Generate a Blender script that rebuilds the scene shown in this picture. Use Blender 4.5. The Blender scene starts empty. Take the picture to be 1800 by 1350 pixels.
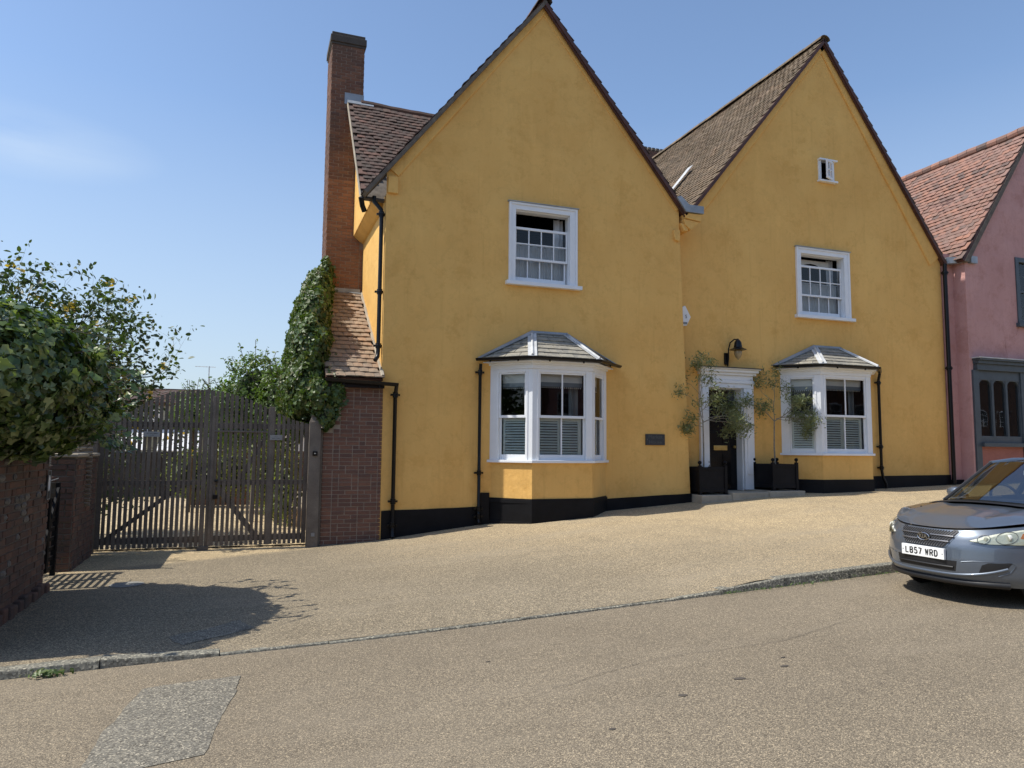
import bpy, bmesh, math, random
from mathutils import Vector, Matrix, noise
from mathutils.bvhtree import BVHTree
import numpy as np
random.seed(7); rng = np.random.default_rng(7)
R = math.radians
scene = bpy.context.scene
COL = scene.collection

# ---------------- camera ----------------
cam_d = bpy.data.cameras.new('camera'); cam = bpy.data.objects.new('camera', cam_d); COL.objects.link(cam)
scene.camera = cam
cam_d.sensor_width = 36; cam_d.lens = 36*1280/1800; cam_d.clip_end = 3000; cam_d.clip_start = 0.05
yaw, pitch, roll = R(19.8), math.atan(115/1280), R(0.5)
fwd = Vector((math.sin(yaw)*math.cos(pitch), math.cos(yaw)*math.cos(pitch), math.sin(pitch)))
r0 = Vector((math.cos(yaw), -math.sin(yaw), 0)); u0 = r0.cross(fwd)
cr = r0*math.cos(roll)+u0*math.sin(roll); cu = -r0*math.sin(roll)+u0*math.cos(roll)
m = Matrix((cr, cu, -fwd)).transposed().to_4x4(); m.translation = (-2.222, -13.112, 1.76)
cam.matrix_world = m

# ---------------- sky, sun, exposure ----------------
SUN_EL, SUN_AZ = R(55), R(-85)            # azimuth measured clockwise from +Y
world = bpy.data.worlds.new('World'); scene.world = world; world.use_nodes = True
wn, wl = world.node_tree.nodes, world.node_tree.links
bg = wn['Background']
sky = wn.new('ShaderNodeTexSky'); sky.sky_type = 'NISHITA'; sky.sun_disc = False
sky.sun_elevation = SUN_EL; sky.sun_rotation = SUN_AZ
sky.air_density = 1.0; sky.dust_density = 0.6; sky.ozone_density = 2.2; sky.altitude = 0
bg.inputs[1].default_value = 0.15
# one faint cirrus wisp, thin, low in the west
tc = wn.new('ShaderNodeTexCoord'); mp = wn.new('ShaderNodeMapping')
mp.inputs['Scale'].default_value = (2.2, 2.2, 12)
nz = wn.new('ShaderNodeTexNoise'); nz.inputs['Scale'].default_value = 1.5; nz.inputs['Detail'].default_value = 5
cr1 = wn.new('ShaderNodeValToRGB'); cr1.color_ramp.elements[0].position = .38; cr1.color_ramp.elements[1].position = .75
wl.new(tc.outputs['Generated'], mp.inputs[0]); wl.new(mp.outputs[0], nz.inputs[0]); wl.new(nz.outputs[0], cr1.inputs[0])
vd = wn.new('ShaderNodeVectorMath'); vd.operation = 'DISTANCE'
vm = wn.new('ShaderNodeVectorMath'); vm.operation = 'MULTIPLY'; vm.inputs[1].default_value = (1, 1, 3.6); wl.new(tc.outputs['Generated'], vm.inputs[0])
vd.inputs[1].default_value = Vector((-0.25, 0.908, 0.334*3.6)); wl.new(vm.outputs[0], vd.inputs[0])
mr = wn.new('ShaderNodeMapRange'); mr.inputs[1].default_value = 0.0; mr.inputs[2].default_value = 0.15
mr.inputs[3].default_value = .55; mr.inputs[4].default_value = 0
wl.new(vd.outputs['Value'], mr.inputs[0])
mm = wn.new('ShaderNodeMath'); mm.operation = 'MULTIPLY'; wl.new(cr1.outputs[0], mm.inputs[0]); wl.new(mr.outputs[0], mm.inputs[1])
mx = wn.new('ShaderNodeMixRGB'); mx.inputs[2].default_value = (4.0, 4.6, 5.2, 1)
wl.new(mm.outputs[0], mx.inputs[0]); 
# summer haze towards the horizon, the same all round
sz = wn.new('ShaderNodeSeparateXYZ'); wl.new(tc.outputs['Generated'], sz.inputs[0])
hz = wn.new('ShaderNodeMapRange'); hz.inputs[1].default_value = 0; hz.inputs[2].default_value = .42; hz.inputs[3].default_value = .8; hz.inputs[4].default_value = 0; wl.new(sz.outputs[2], hz.inputs[0])
hm = wn.new('ShaderNodeMixRGB'); hm.inputs[2].default_value = (2.6, 3.05, 3.65, 1); wl.new(hz.outputs[0], hm.inputs[0]); wl.new(sky.outputs[0], hm.inputs[1]); wl.new(hm.outputs[0], mx.inputs[1]); wl.new(mx.outputs[0], bg.inputs[0])

sd = bpy.data.lights.new('sun', 'SUN'); sd.energy = 4.0; sd.angle = R(0.53); sd.color = (1, .95, .86)
sun = bpy.data.objects.new('sun', sd); COL.objects.link(sun)
todir = Vector((math.sin(SUN_AZ)*math.cos(SUN_EL), math.cos(SUN_AZ)*math.cos(SUN_EL), math.sin(SUN_EL)))
sun.rotation_euler = todir.to_track_quat('Z', 'Y').to_euler(); sun.location = (-20, 0, 30)
vs = scene.view_settings; vs.view_transform = 'Standard'; vs.look = 'None'; vs.gamma = 1; vs.use_curve_mapping = False
vs.exposure = 0.38
scene.render.engine = 'CYCLES'
scene.cycles.max_bounces = 6; scene.cycles.transparent_max_bounces = 12

# ---------------- materials ----------------
def newmat(name):
    m = bpy.data.materials.new(name); m.use_nodes = True
    nt = m.node_tree; return m, nt, nt.nodes, nt.links, nt.nodes['Principled BSDF']
def rgb(c): return (c[0], c[1], c[2], 1)
def island(nt):
    """random number per object and per loose piece"""
    n, l = nt.nodes, nt.links
    g = n.new('ShaderNodeNewGeometry'); o = n.new('ShaderNodeObjectInfo')
    a = n.new('ShaderNodeMath'); a.operation = 'ADD'; f = n.new('ShaderNodeMath'); f.operation = 'FRACT'
    l.new(g.outputs['Random Per Island'], a.inputs[0]); l.new(o.outputs['Random'], a.inputs[1]); l.new(a.outputs[0], f.inputs[0])
    return f.outputs[0]
def ramp(nt, fac, stops):
    r = nt.nodes.new('ShaderNodeValToRGB'); e = r.color_ramp.elements
    e[0].position = stops[0][0]; e[0].color = rgb(stops[0][1]); e[1].position = stops[-1][0]; e[1].color = rgb(stops[-1][1])
    for p, c in stops[1:-1]:
        x = e.new(p); x.color = rgb(c)
    nt.links.new(fac, r.inputs[0]); return r.outputs[0]
def noisetex(nt, scale, detail=4, rough=.6, stretch=None):
    n, l = nt.nodes, nt.links
    g = n.new('ShaderNodeNewGeometry'); t = n.new('ShaderNodeTexNoise')
    t.inputs['Scale'].default_value = scale; t.inputs['Detail'].default_value = detail; t.inputs['Roughness'].default_value = rough
    if stretch:
        mp = n.new('ShaderNodeMapping'); mp.inputs['Scale'].default_value = stretch
        l.new(g.outputs['Position'], mp.inputs[0]); l.new(mp.outputs[0], t.inputs[0])
    else: l.new(g.outputs['Position'], t.inputs[0])
    return t.outputs[0]
def mixc(nt, fac, a, b, mode='MIX'):
    m = nt.nodes.new('ShaderNodeMixRGB'); m.blend_type = mode
    for i, v in ((0, fac), (1, a), (2, b)):
        if hasattr(v, 'is_output') or isinstance(v, bpy.types.NodeSocket): nt.links.new(v, m.inputs[i])
        elif i == 0: m.inputs[0].default_value = v
        else: m.inputs[i].default_value = rgb(v)
    return m.outputs[0]
def bump(nt, h, strength, dist=.01, prev=None):
    b = nt.nodes.new('ShaderNodeBump'); b.inputs['Strength'].default_value = strength; b.inputs['Distance'].default_value = dist
    nt.links.new(h, b.inputs['Height'])
    if prev: nt.links.new(prev, b.inputs['Normal'])
    return b.outputs[0]
def simple(name, c, rough=.6, metal=0, var=.15, scale=6, bmp=.2, bscale=40, coat=0, spec=.5):
    m, nt, n, l, p = newmat(name)
    f = ramp(nt, noisetex(nt, scale), [(.3, [x*(1-var) for x in c]), (.7, [min(1, x*(1+var)) for x in c])])
    l.new(f, p.inputs['Base Color']); p.inputs['Roughness'].default_value = rough; p.inputs['Metallic'].default_value = metal
    p.inputs['Coat Weight'].default_value = coat; p.inputs['Specular IOR Level'].default_value = spec
    if bmp: l.new(bump(nt, noisetex(nt, bscale), bmp, .004), p.inputs['Normal'])
    return m
def pieces(name, cols, rough=.85, grime=(.5, .5, .5), gamt=.5, gscale=5, bmp=.5, tint=None):
    """bricks, tiles, slates: each piece its own colour, weathering across them"""
    m, nt, n, l, p = newmat(name)
    k = len(cols); c = ramp(nt, island(nt), [(i/(k-1), cc) for i, cc in enumerate(cols)])
    c = mixc(nt, ramp(nt, noisetex(nt, gscale, 6, .7), [(.38, (0, 0, 0)), (.68, (gamt,)*3)]), c, grime)
    c = mixc(nt, .6, c, ramp(nt, noisetex(nt, 60, 3), [(.3, (.62, .62, .62)), (.7, (1.15, 1.15, 1.15))]), 'MULTIPLY')
    l.new(c, p.inputs['Base Color']); p.inputs['Roughness'].default_value = rough
    l.new(bump(nt, noisetex(nt, 70, 4), bmp, .006), p.inputs['Normal'])
    return m
def render_mat(name, lo, hi, dark, stain=.5, brick=False):
    m, nt, n, l, p = newmat(name)
    c = ramp(nt, noisetex(nt, .55, 5, .65), [(.3, lo), (.68, hi)])
    c = mixc(nt, ramp(nt, noisetex(nt, 1.7, 6, .75), [(.53, (0, 0, 0)), (.62, (stain,)*3)]), c, dark)
    c = mixc(nt, ramp(nt, noisetex(nt, .9, 3, .6, (2.2, 2.2, .5)), [(.56, (0, 0, 0)), (.75, (stain*.7,)*3)]), c, [x*1.14 for x in hi])
    c = mixc(nt, ramp(nt, noisetex(nt, 4.3, 7, .75), [(.56, (0, 0, 0)), (.66, (.28,)*3)]), c, [x*.8 for x in dark])
    # trowel edges and hairline cracks follow wandering contours; faint rain streaks run down
    c = mixc(nt, ramp(nt, noisetex(nt, .75, 7, .62), [(.47, (0, 0, 0)), (.499, (.13,)*3), (.503, (0, 0, 0))]), c, [x*.66 for x in dark])
    c = mixc(nt, ramp(nt, noisetex(nt, 1.3, 8, .7, (1, 1, 1.4)), [(.55, (0, 0, 0)), (.575, (.12,)*3), (.60, (0, 0, 0))]), c, [min(1, x*1.25) for x in hi])
    c = mixc(nt, ramp(nt, noisetex(nt, 2.4, 5, .7, (3.2, 3.2, .16)), [(.55, (0, 0, 0)), (.72, (.22,)*3)]), c, [x*.7 for x in dark])
    l.new(c, p.inputs['Base Color']); p.inputs['Roughness'].default_value = .85; p.inputs['Specular IOR Level'].default_value = .25
    b1 = bump(nt, noisetex(nt, 2.2, 4, .6), .55, .05); b2 = bump(nt, noisetex(nt, 28, 4), .35, .006, b1)
    l.new(b2, p.inputs['Normal'])
    return m
def leafmat(name, cols, trans=.35, rough=.45):
    m, nt, n, l, p = newmat(name)
    k = len(cols); c = ramp(nt, island(nt), [(i/(k-1), cc) for i, cc in enumerate(cols)])
    c = mixc(nt, .7, c, ramp(nt, noisetex(nt, 2.2, 3), [(.3, (.7, .75, .7)), (.7, (1.15, 1.12, 1.0))]), 'MULTIPLY')
    l.new(c, p.inputs['Base Color']); p.inputs['Roughness'].default_value = rough
    t = n.new('ShaderNodeBsdfTranslucent'); s = n.new('ShaderNodeMixShader'); s.inputs[0].default_value = trans
    l.new(mixc(nt, 1, c, (1.5, 1.7, .6), 'MULTIPLY'), t.inputs[0])
    l.new(p.outputs[0], s.inputs[1]); l.new(t.outputs[0], s.inputs[2]); l.new(s.outputs[0], n['Material Output'].inputs[0])
    return m
M = {}
M['yellow'] = render_mat('yellow_limewash', (.70, .402, .118), (.80, .49, .155), (.63, .345, .09), .45)
M['pink'] = render_mat('pink_render', (.48, .26, .235), (.56, .325, .30), (.40, .195, .165), .5)
M['terracotta'] = render_mat('terracotta_render', (.30, .12, .095), (.36, .15, .12), (.26, .10, .08), .4)
M['plinth'] = simple('black_masonry_paint', (.006, .006, .0075), .6, var=.4, scale=3, bmp=.5, bscale=12, spec=.2)
M['white'] = simple('white_gloss_paint', (.78, .80, .82), .4, var=.03, bmp=.05)
M['cream'] = simple('cream_fabric', (.74, .72, .66), .9, var=.05)
M['grey_blind'] = simple('grey_blind_fabric', (.22, .25, .27), .9, var=.08)
M['iron'] = simple('black_cast_iron', (.005, .005, .006), .3, spec=.3, var=.3, bmp=.15, bscale=20)
M['blackgloss'] = simple('black_gloss_paint', (.004, .004, .005), .2, var=.2, bmp=.05, spec=.3)
M['mortar_mid'] = simple('sooty_mortar', (.25, .19, .15), .95, var=.3, scale=6, bmp=.5)
M['soot'] = pieces('sooty_cap_brick', [(.055, .045, .038), (.075, .06, .048), (.045, .038, .034)], grime=(.10, .09, .075), gamt=.5)
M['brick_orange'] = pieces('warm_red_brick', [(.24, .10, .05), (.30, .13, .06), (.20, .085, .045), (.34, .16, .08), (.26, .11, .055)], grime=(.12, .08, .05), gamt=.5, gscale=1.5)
M['brass'] = simple('brass', (.55, .40, .15), .35, metal=1)
M['lead'] = simple('lead_sheet', (.30, .33, .36), .5, metal=.3, var=.25, scale=3)
M['leadwhite'] = simple('weathered_lead', (.52, .53, .53), .6, metal=.1, var=.2, scale=5)
M['mortar'] = simple('lime_mortar', (.30, .25, .20), .95, var=.2, scale=8, bmp=.5)
M['mortar_dark'] = simple('dark_mortar', (.13, .11, .09), .95, var=.3, scale=8, bmp=.6)
M['brick_brown'] = pieces('brown_brick', [(.15, .075, .052), (.19, .09, .058), (.22, .105, .065), (.17, .082, .056), (.13, .068, .05)], grime=(.10, .06, .05), gamt=.5)
M['brick_red'] = pieces('old_red_brick', [(.15, .068, .042), (.20, .09, .05), (.125, .06, .042), (.24, .11, .06), (.16, .075, .048)], grime=(.075, .055, .042), gamt=.6, gscale=1.0)
M['brick_old'] = pieces('worn_garden_brick', [(.13, .062, .042), (.17, .078, .05), (.095, .052, .04), (.20, .10, .062), (.115, .06, .045)], grime=(.075, .065, .055), gamt=.8)
M['flint'] = pieces('flint', [(.12, .11, .10), (.20, .18, .16), (.08, .08, .09)], .5, grime=(.1, .08, .06))
M['tile_brown'] = pieces('dark_clay_tile', [(.085, .050, .040), (.11, .06, .045), (.08, .052, .042), (.13, .07, .05), (.10, .058, .046), (.17, .085, .06)], grime=(.06, .055, .042), gamt=.7)
M['tile_buff'] = pieces('lichened_clay_tile', [(.30, .20, .13), (.38, .27, .18), (.33, .23, .16), (.40, .25, .15), (.28, .20, .15)], grime=(.17, .15, .11), gamt=.75)
M['tile_moss'] = pieces('mossy_clay_tile', [(.17, .12, .072), (.22, .155, .095), (.14, .10, .065), (.25, .17, .105)], grime=(.10, .08, .045), gamt=.6, gscale=2)
M['tile_pink'] = pieces('salmon_clay_tile', [(.27, .14, .105), (.33, .165, .12), (.21, .125, .10), (.27, .155, .12), (.38, .18, .12), (.12, .085, .075), (.31, .18, .145), (.24, .13, .105)], grime=(.22, .15, .12), gamt=.6)
M['slate'] = pieces('grey_slate', [(.17, .165, .145), (.24, .23, .20), (.20, .19, .17), (.29, .27, .22)], .85, grime=(.42, .38, .29), gamt=.8, gscale=9)
M['wood'] = pieces('weathered_oak', [(.17, .143, .115), (.21, .175, .14), (.14, .118, .096), (.19, .15, .118)], .9, grime=(.065, .053, .042), gamt=.6, gscale=2)
M['verge'] = simple('dark_red_brown_board', (.075, .03, .022), .6, var=.3)
M['concrete'] = simple('weathered_kerb_concrete', (.22, .215, .195), .9, var=.25, scale=9, bmp=.7, bscale=60)
M['stone'] = simple('worn_york_stone', (.36, .31, .235), .85, var=.2, scale=4, bmp=.5, bscale=30)
M['interior'] = simple('dark_room', (.035, .032, .03), .9)
M['net'] = simple('net_curtain', (.60, .62, .65), .9, var=.08)
M['shutter'] = simple('painted_shutter', (.74, .80, .77), .5, var=.03, bmp=0)
M['greypaint'] = simple('blue_grey_paint', (.055, .07, .085), .45, var=.15)
M['bark'] = simple('bark', (.10, .08, .06), .9, var=.3, scale=20, bmp=.6)
M['bark_olive'] = simple('olive_bark', (.22, .20, .16), .9, var=.3, scale=20, bmp=.6)
M['core'] = simple('dark_leaf_core', (.02, .028, .012), 1, var=.4)
M['sign_slate'] = simple('slate_plaque', (.025, .03, .036), .5, var=.1)
M['sign_text'] = simple('engraved_letters', (.085, .085, .085), .6)
M['sign_grey'] = simple('zinc_plate', (.25, .25, .245), .55, var=.1)
M['soil'] = simple('soil', (.05, .035, .025), 1)
M['rubber'] = simple('tyre_rubber', (.015, .015, .015), .8)
M['carpaint'] = simple('silver_blue_car_paint', (.115, .138, .172), .36, metal=.5, var=.02, scale=2, bmp=0, coat=1)
M['carblack'] = simple('black_plastic', (.012, .012, .013), .5, bmp=.05)
M['chrome'] = simple('chrome', (.6, .6, .6), .12, metal=1, bmp=0)
M['dullchrome'] = simple('grey_grille_bar', (.22, .22, .23), .35, metal=.8, bmp=0)
M['platewhite'] = simple('number_plate_white', (.82, .82, .80), .4, var=.02, bmp=0)
M['inkblack'] = simple('black_ink', (.01, .01, .01), .5, bmp=0)
M['amber'] = simple('amber_lens', (.75, .25, .06), .2, bmp=0)
M['lensback'] = simple('headlight_reflector', (.80, .79, .70), .3, metal=.25, var=.12, scale=25, bmp=.4, bscale=50)
M['alloy'] = simple('alloy_wheel', (.4, .4, .42), .35, metal=.9, bmp=0)
M['ivy'] = leafmat('ivy_leaf', [(.06, .10, .022), (.085, .135, .03), (.04, .075, .02), (.13, .18, .045), (.065, .105, .025), (.16, .15, .06)], .25)
M['ivydark'] = leafmat('variegated_ivy_leaf', [(.045, .075, .026), (.065, .11, .034), (.035, .06, .024), (.18, .25, .08), (.06, .10, .03), (.34, .38, .18), (.12, .17, .05)], .25, .3)
M['oliveleaf'] = leafmat('olive_leaf', [(.16, .18, .085), (.22, .245, .12), (.11, .135, .065), (.32, .33, .18)], .25)
M['loquat'] = leafmat('evergreen_tree_leaf', [(.05, .08, .03), (.07, .11, .04), (.04, .065, .03), (.10, .14, .05)], .25)
M['yellowleaf'] = leafmat('yellowing_leaf', [(.55, .38, .05), (.65, .42, .06), (.45, .38, .08)], .3)
M['shrub'] = leafmat('green_shrub_leaf', [(.08, .13, .03), (.11, .18, .045), (.06, .10, .025), (.15, .21, .055)], .4)
M['hedge'] = leafmat('pale_hedge_leaf', [(.12, .15, .04), (.18, .21, .06), (.09, .11, .03), (.24, .25, .09)], .4)
M['courtwhite'] = simple('white_boards', (.75, .76, .77), .6, var=.05)
M['courtdark'] = simple('dark_boards', (.035, .032, .03), .8, var=.3)
M['paleboard'] = simple('pale_grey_boards', (.30, .32, .28), .8, var=.3, scale=4)
M['wattle'] = simple('wattle', (.25, .21, .16), .9, var=.3)

def glassmat(name, tint=(1, 1, 1), refl=1.0):
    m, nt, n, l, p = newmat(name); n.remove(p)
    t = n.new('ShaderNodeBsdfTransparent'); t.inputs[0].default_value = rgb(tint)
    g = n.new('ShaderNodeBsdfGlossy'); g.inputs['Roughness'].default_value = .015
    f = n.new('ShaderNodeFresnel'); f.inputs[0].default_value = 1.5
    k = n.new('ShaderNodeMath'); k.operation = 'MULTIPLY'; k.inputs[1].default_value = refl; k.use_clamp = True
    b = n.new('ShaderNodeBump'); b.inputs['Strength'].default_value = .12; b.inputs['Distance'].default_value = .01
    l.new(noisetex(nt, 2.2, 1), b.inputs['Height']); l.new(b.outputs[0], g.inputs['Normal'])
    s = n.new('ShaderNodeMixShader'); l.new(f.outputs[0], k.inputs[0]); l.new(k.outputs[0], s.inputs[0])
    l.new(t.outputs[0], s.inputs[1]); l.new(g.outputs[0], s.inputs[2]); l.new(s.outputs[0], n['Material Output'].inputs[0])
    return m
M['glass'] = glassmat('window_glass', (.96, .98, .97), 1.1)
M['carglass'] = glassmat('car_glass', (.42, .44, .40), .30)
M['lampglass'] = simple('amber_lamp_glass', (.30, .23, .13), .2, bmp=0)
M['shopglass'] = glassmat('shop_window_glass', (.9, .92, .9), 3.0)
M['lens'] = glassmat('headlight_lens', (.98, .98, .93), .7)

def groundmat(name, base, alt, gold, stone_scale, goldmode):
    m, nt, n, l, p = newmat(name)
    g = n.new('ShaderNodeNewGeometry')
    v = n.new('ShaderNodeTexVoronoi'); v.inputs['Scale'].default_value = stone_scale
    l.new(g.outputs['Position'], v.inputs[0])
    sep = n.new('ShaderNodeSeparateColor'); l.new(v.outputs['Color'], sep.inputs[0])
    spk = ramp(nt, sep.outputs[0], [(0, (.42, .40, .38)), (.45, (.88, .88, .88)), (.8, (1.22, 1.2, 1.15)), (1, (2.5, 2.4, 2.2))])
    v2 = n.new('ShaderNodeTexVoronoi'); v2.inputs['Scale'].default_value = stone_scale*.36; l.new(g.outputs['Position'], v2.inputs[0])
    sep2 = n.new('ShaderNodeSeparateColor'); l.new(v2.outputs['Color'], sep2.inputs[0])
    spk2 = ramp(nt, sep2.outputs[1], [(0, (.92, .92, .92)), (1, (1.08, 1.08, 1.07))])
    c = ramp(nt, noisetex(nt, .35, 6, .6), [(.3, base), (.7, alt)])
    if goldmode:
        sx = n.new('ShaderNodeSeparateXYZ'); l.new(g.outputs['Position'], sx.inputs[0])
        # worn golden gravel: by the gate and up the forecourt to the right
        def mrange(inp, a, b, c0, c1):
            q = n.new('ShaderNodeMapRange'); q.inputs[1].default_value = a; q.inputs[2].default_value = b
            q.inputs[3].default_value = c0; q.inputs[4].default_value = c1; l.new(inp, q.inputs[0]); return q.outputs[0]
        def mth(op, a, b):
            q = n.new('ShaderNodeMath'); q.operation = op; q.use_clamp = True
            for i, x in enumerate((a, b)):
                if isinstance(x, (int, float)): q.inputs[i].default_value = x
                else: l.new(x, q.inputs[i])
            return q.outputs[0]
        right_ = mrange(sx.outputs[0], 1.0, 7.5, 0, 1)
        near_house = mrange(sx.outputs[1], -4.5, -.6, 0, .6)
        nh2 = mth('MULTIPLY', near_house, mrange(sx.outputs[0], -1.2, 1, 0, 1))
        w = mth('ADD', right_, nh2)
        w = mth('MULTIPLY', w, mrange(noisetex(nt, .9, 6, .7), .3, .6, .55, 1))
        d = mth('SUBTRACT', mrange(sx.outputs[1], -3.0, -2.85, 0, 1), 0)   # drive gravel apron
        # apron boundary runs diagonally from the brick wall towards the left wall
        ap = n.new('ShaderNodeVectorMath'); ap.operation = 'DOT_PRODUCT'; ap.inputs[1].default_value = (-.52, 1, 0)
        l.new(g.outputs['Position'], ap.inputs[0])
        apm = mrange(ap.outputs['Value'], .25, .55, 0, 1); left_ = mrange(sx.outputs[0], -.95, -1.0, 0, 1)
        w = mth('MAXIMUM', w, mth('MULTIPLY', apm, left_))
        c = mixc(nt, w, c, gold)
    c = mixc(nt, 1, c, spk, 'MULTIPLY'); c = mixc(nt, 1, c, spk2, 'MULTIPLY')
    c = mixc(nt, ramp(nt, noisetex(nt, 1.6, 7, .72), [(.50, (0, 0, 0)), (.78, (.30,)*3)]), c, [x*.62 for x in base])
    c = mixc(nt, ramp(nt, noisetex(nt, .8, 5, .65, (.45, 1.6, 1)), [(.50, (0, 0, 0)), (.72, (.35,)*3)]), c, [min(1, x*1.32) for x in alt])
    l.new(c, p.inputs['Base Color']); p.inputs['Roughness'].default_value = .9; p.inputs['Specular IOR Level'].default_value = .3
    l.new(bump(nt, v.outputs['Distance'], .35, .004), p.inputs['Normal'])
    return m
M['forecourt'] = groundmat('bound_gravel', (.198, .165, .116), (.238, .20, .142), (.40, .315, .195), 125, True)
M['road'] = groundmat('worn_chip_asphalt', (.180, .149, .107), (.216, .180, .130), (.2, .2, .2), 190, False)
M['patch'] = groundmat('grey_asphalt_patch', (.165, .152, .125), (.205, .188, .152), (.2, .2, .2), 110, False)
M['gravel'] = groundmat('golden_gravel', (.40, .32, .20), (.46, .37, .24), (.4, .3, .2), 45, False)

# ---------------- mesh helpers ----------------
class MB:
    def __init__(s): s.v = []; s.f = []; s.mi = []
    def add(s, vs, fs, mi=0):
        o = len(s.v); s.v += [tuple(x) for x in vs]; s.f += [tuple(o+i for i in f) for f in fs]; s.mi += [mi]*len(fs); return s
    def box(s, x0, x1, y0, y1, z0, z1, mi=0):
        vs = [(x, y, z) for z in (z0, z1) for y in (y0, y1) for x in (x0, x1)]
        return s.add(vs, [(0, 2, 3, 1), (4, 5, 7, 6), (0, 1, 5, 4), (2, 6, 7, 3), (0, 4, 6, 2), (1, 3, 7, 5)], mi)
    def frame(s, O, U, V, W, u0, u1, v0, v1, w0, w1, mi=0):
        """box in a local frame: O + u*U + v*V + w*W"""
        vs = [O+U*u+V*v+W*w for w in (w0, w1) for v in (v0, v1) for u in (u0, u1)]
        return s.add(vs, [(0, 2, 3, 1), (4, 5, 7, 6), (0, 1, 5, 4), (2, 6, 7, 3), (0, 4, 6, 2), (1, 3, 7, 5)], mi)
    def prism(s, poly, d, mi=0):
        """polygon (3D points) extruded by the vector d"""
        n = len(poly); d = Vector(d); vs = [Vector(p) for p in poly]; vs += [p+d for p in vs]
        return s.add(vs, [tuple(range(n))[::-1], tuple(range(n, 2*n))]+[(i, (i+1) % n, n+(i+1) % n, n+i) for i in range(n)], mi)
    def tube(s, pts, rad, seg=10, mi=0, caps=True):
        pts = [Vector(p) for p in pts]
        if not isinstance(rad, (list, tuple)): rad = [rad]*len(pts)
        rings = []
        up = Vector((0, 0, 1))
        t0 = (pts[1]-pts[0]).normalized()
        a = t0.cross(up) if abs(t0.z) < .9 else t0.cross(Vector((0, 1, 0))); a.normalize()
        for i, p in enumerate(pts):
            t = (pts[min(i+1, len(pts)-1)]-pts[max(i-1, 0)]).normalized()
            a = (a-t*a.dot(t)).normalized(); b = t.cross(a)
            rings.append([p+(a*math.cos(k*2*math.pi/seg)+b*math.sin(k*2*math.pi/seg))*rad[i] for k in range(seg)])
        vs = [q for r in rings for q in r]; fs = []
        for i in range(len(pts)-1):
            for k in range(seg): fs.append((i*seg+k, i*seg+(k+1) % seg, (i+1)*seg+(k+1) % seg, (i+1)*seg+k))
        if caps: fs += [tuple(range(seg))[::-1], tuple(range((len(pts)-1)*seg, len(pts)*seg))]
        return s.add(vs, fs, mi)
    def lathe(s, c, prof, seg=16, mi=0):
        c = Vector(c); vs = []; fs = []
        for r, z in prof: vs += [c+Vector((r*math.cos(k*2*math.pi/seg), r*math.sin(k*2*math.pi/seg), z)) for k in range(seg)]
        for i in range(len(prof)-1):
            for k in range(seg): fs.append((i*seg+k, i*seg+(k+1) % seg, (i+1)*seg+(k+1) % seg, (i+1)*seg+k))
        fs += [tuple(range(seg))[::-1], tuple(range((len(prof)-1)*seg, len(prof)*seg))]
        return s.add(vs, fs, mi)
    def mesh(s, name):
        me = bpy.data.meshes.new(name); me.from_pydata(s.v, [], s.f)
        if any(s.mi): me.polygons.foreach_set('material_index', s.mi)
        return me
    def build(s, name, mat, parent=None, smooth=False, bevel=0, kind=None, label=None, angle=40):
        me = s.mesh(name)
        for mt in (mat if isinstance(mat, (list, tuple)) else [mat]): me.materials.append(M[mt])
        if smooth:
            me.polygons.foreach_set('use_smooth', [True]*len(me.polygons))
            try: me.set_sharp_from_angle(angle=R(angle))
            except Exception: pass
        o = bpy.data.objects.new(name, me); COL.objects.link(o)
        if parent: o.parent = parent
        if bevel:
            b = o.modifiers.new('bevel', 'BEVEL'); b.width = bevel; b.segments = 2; b.limit_method = 'ANGLE'
        if kind: o['kind'] = kind
        if label: o['label'] = label
        return o
def tag(o, label=None, cat=None, group=None, kind=None):
    if label: o['label'] = label
    if cat: o['category'] = cat
    if group: o['group'] = group
    if kind: o['kind'] = kind
    return o
def empty(name, label, cat, group=None, loc=(0, 0, 0)):
    o = bpy.data.objects.new(name, None); COL.objects.link(o); o.location = loc; o.empty_display_size = .2
    return tag(o, label, cat, group)
def sub(name, parent):
    o = bpy.data.objects.new(name, None); COL.objects.link(o); o.parent = parent; o.empty_display_size = .1; return o
def inst(name, me, parent, mat4):
    o = bpy.data.objects.new(name, me); COL.objects.link(o); o.parent = parent; o.matrix_local = mat4; return o
def basis(O, U, V, W):
    m = Matrix((U, V, W)).transposed().to_4x4(); m.translation = O; return m
def clip_poly(poly, clip):
    """Sutherland-Hodgman, clip = convex ccw polygon, 2D"""
    out = poly
    for i in range(len(clip)):
        a, b = clip[i], clip[(i+1) % len(clip)]; inp = out; out = []
        def side(p): return (b[0]-a[0])*(p[1]-a[1])-(b[1]-a[1])*(p[0]-a[0])
        for j in range(len(inp)):
            p, q = inp[j], inp[(j+1) % len(inp)]; sp, sq = side(p), side(q)
            if sp >= 0: out.append(p)
            if (sp >= 0) != (sq >= 0):
                t = sp/(sp-sq); out.append((p[0]+(q[0]-p[0])*t, p[1]+(q[1]-p[1])*t))
        if not out: return []
    return out
def area2(p): return abs(sum(p[i][0]*p[(i+1) % len(p)][1]-p[(i+1) % len(p)][0]*p[i][1] for i in range(len(p))))/2
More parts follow.
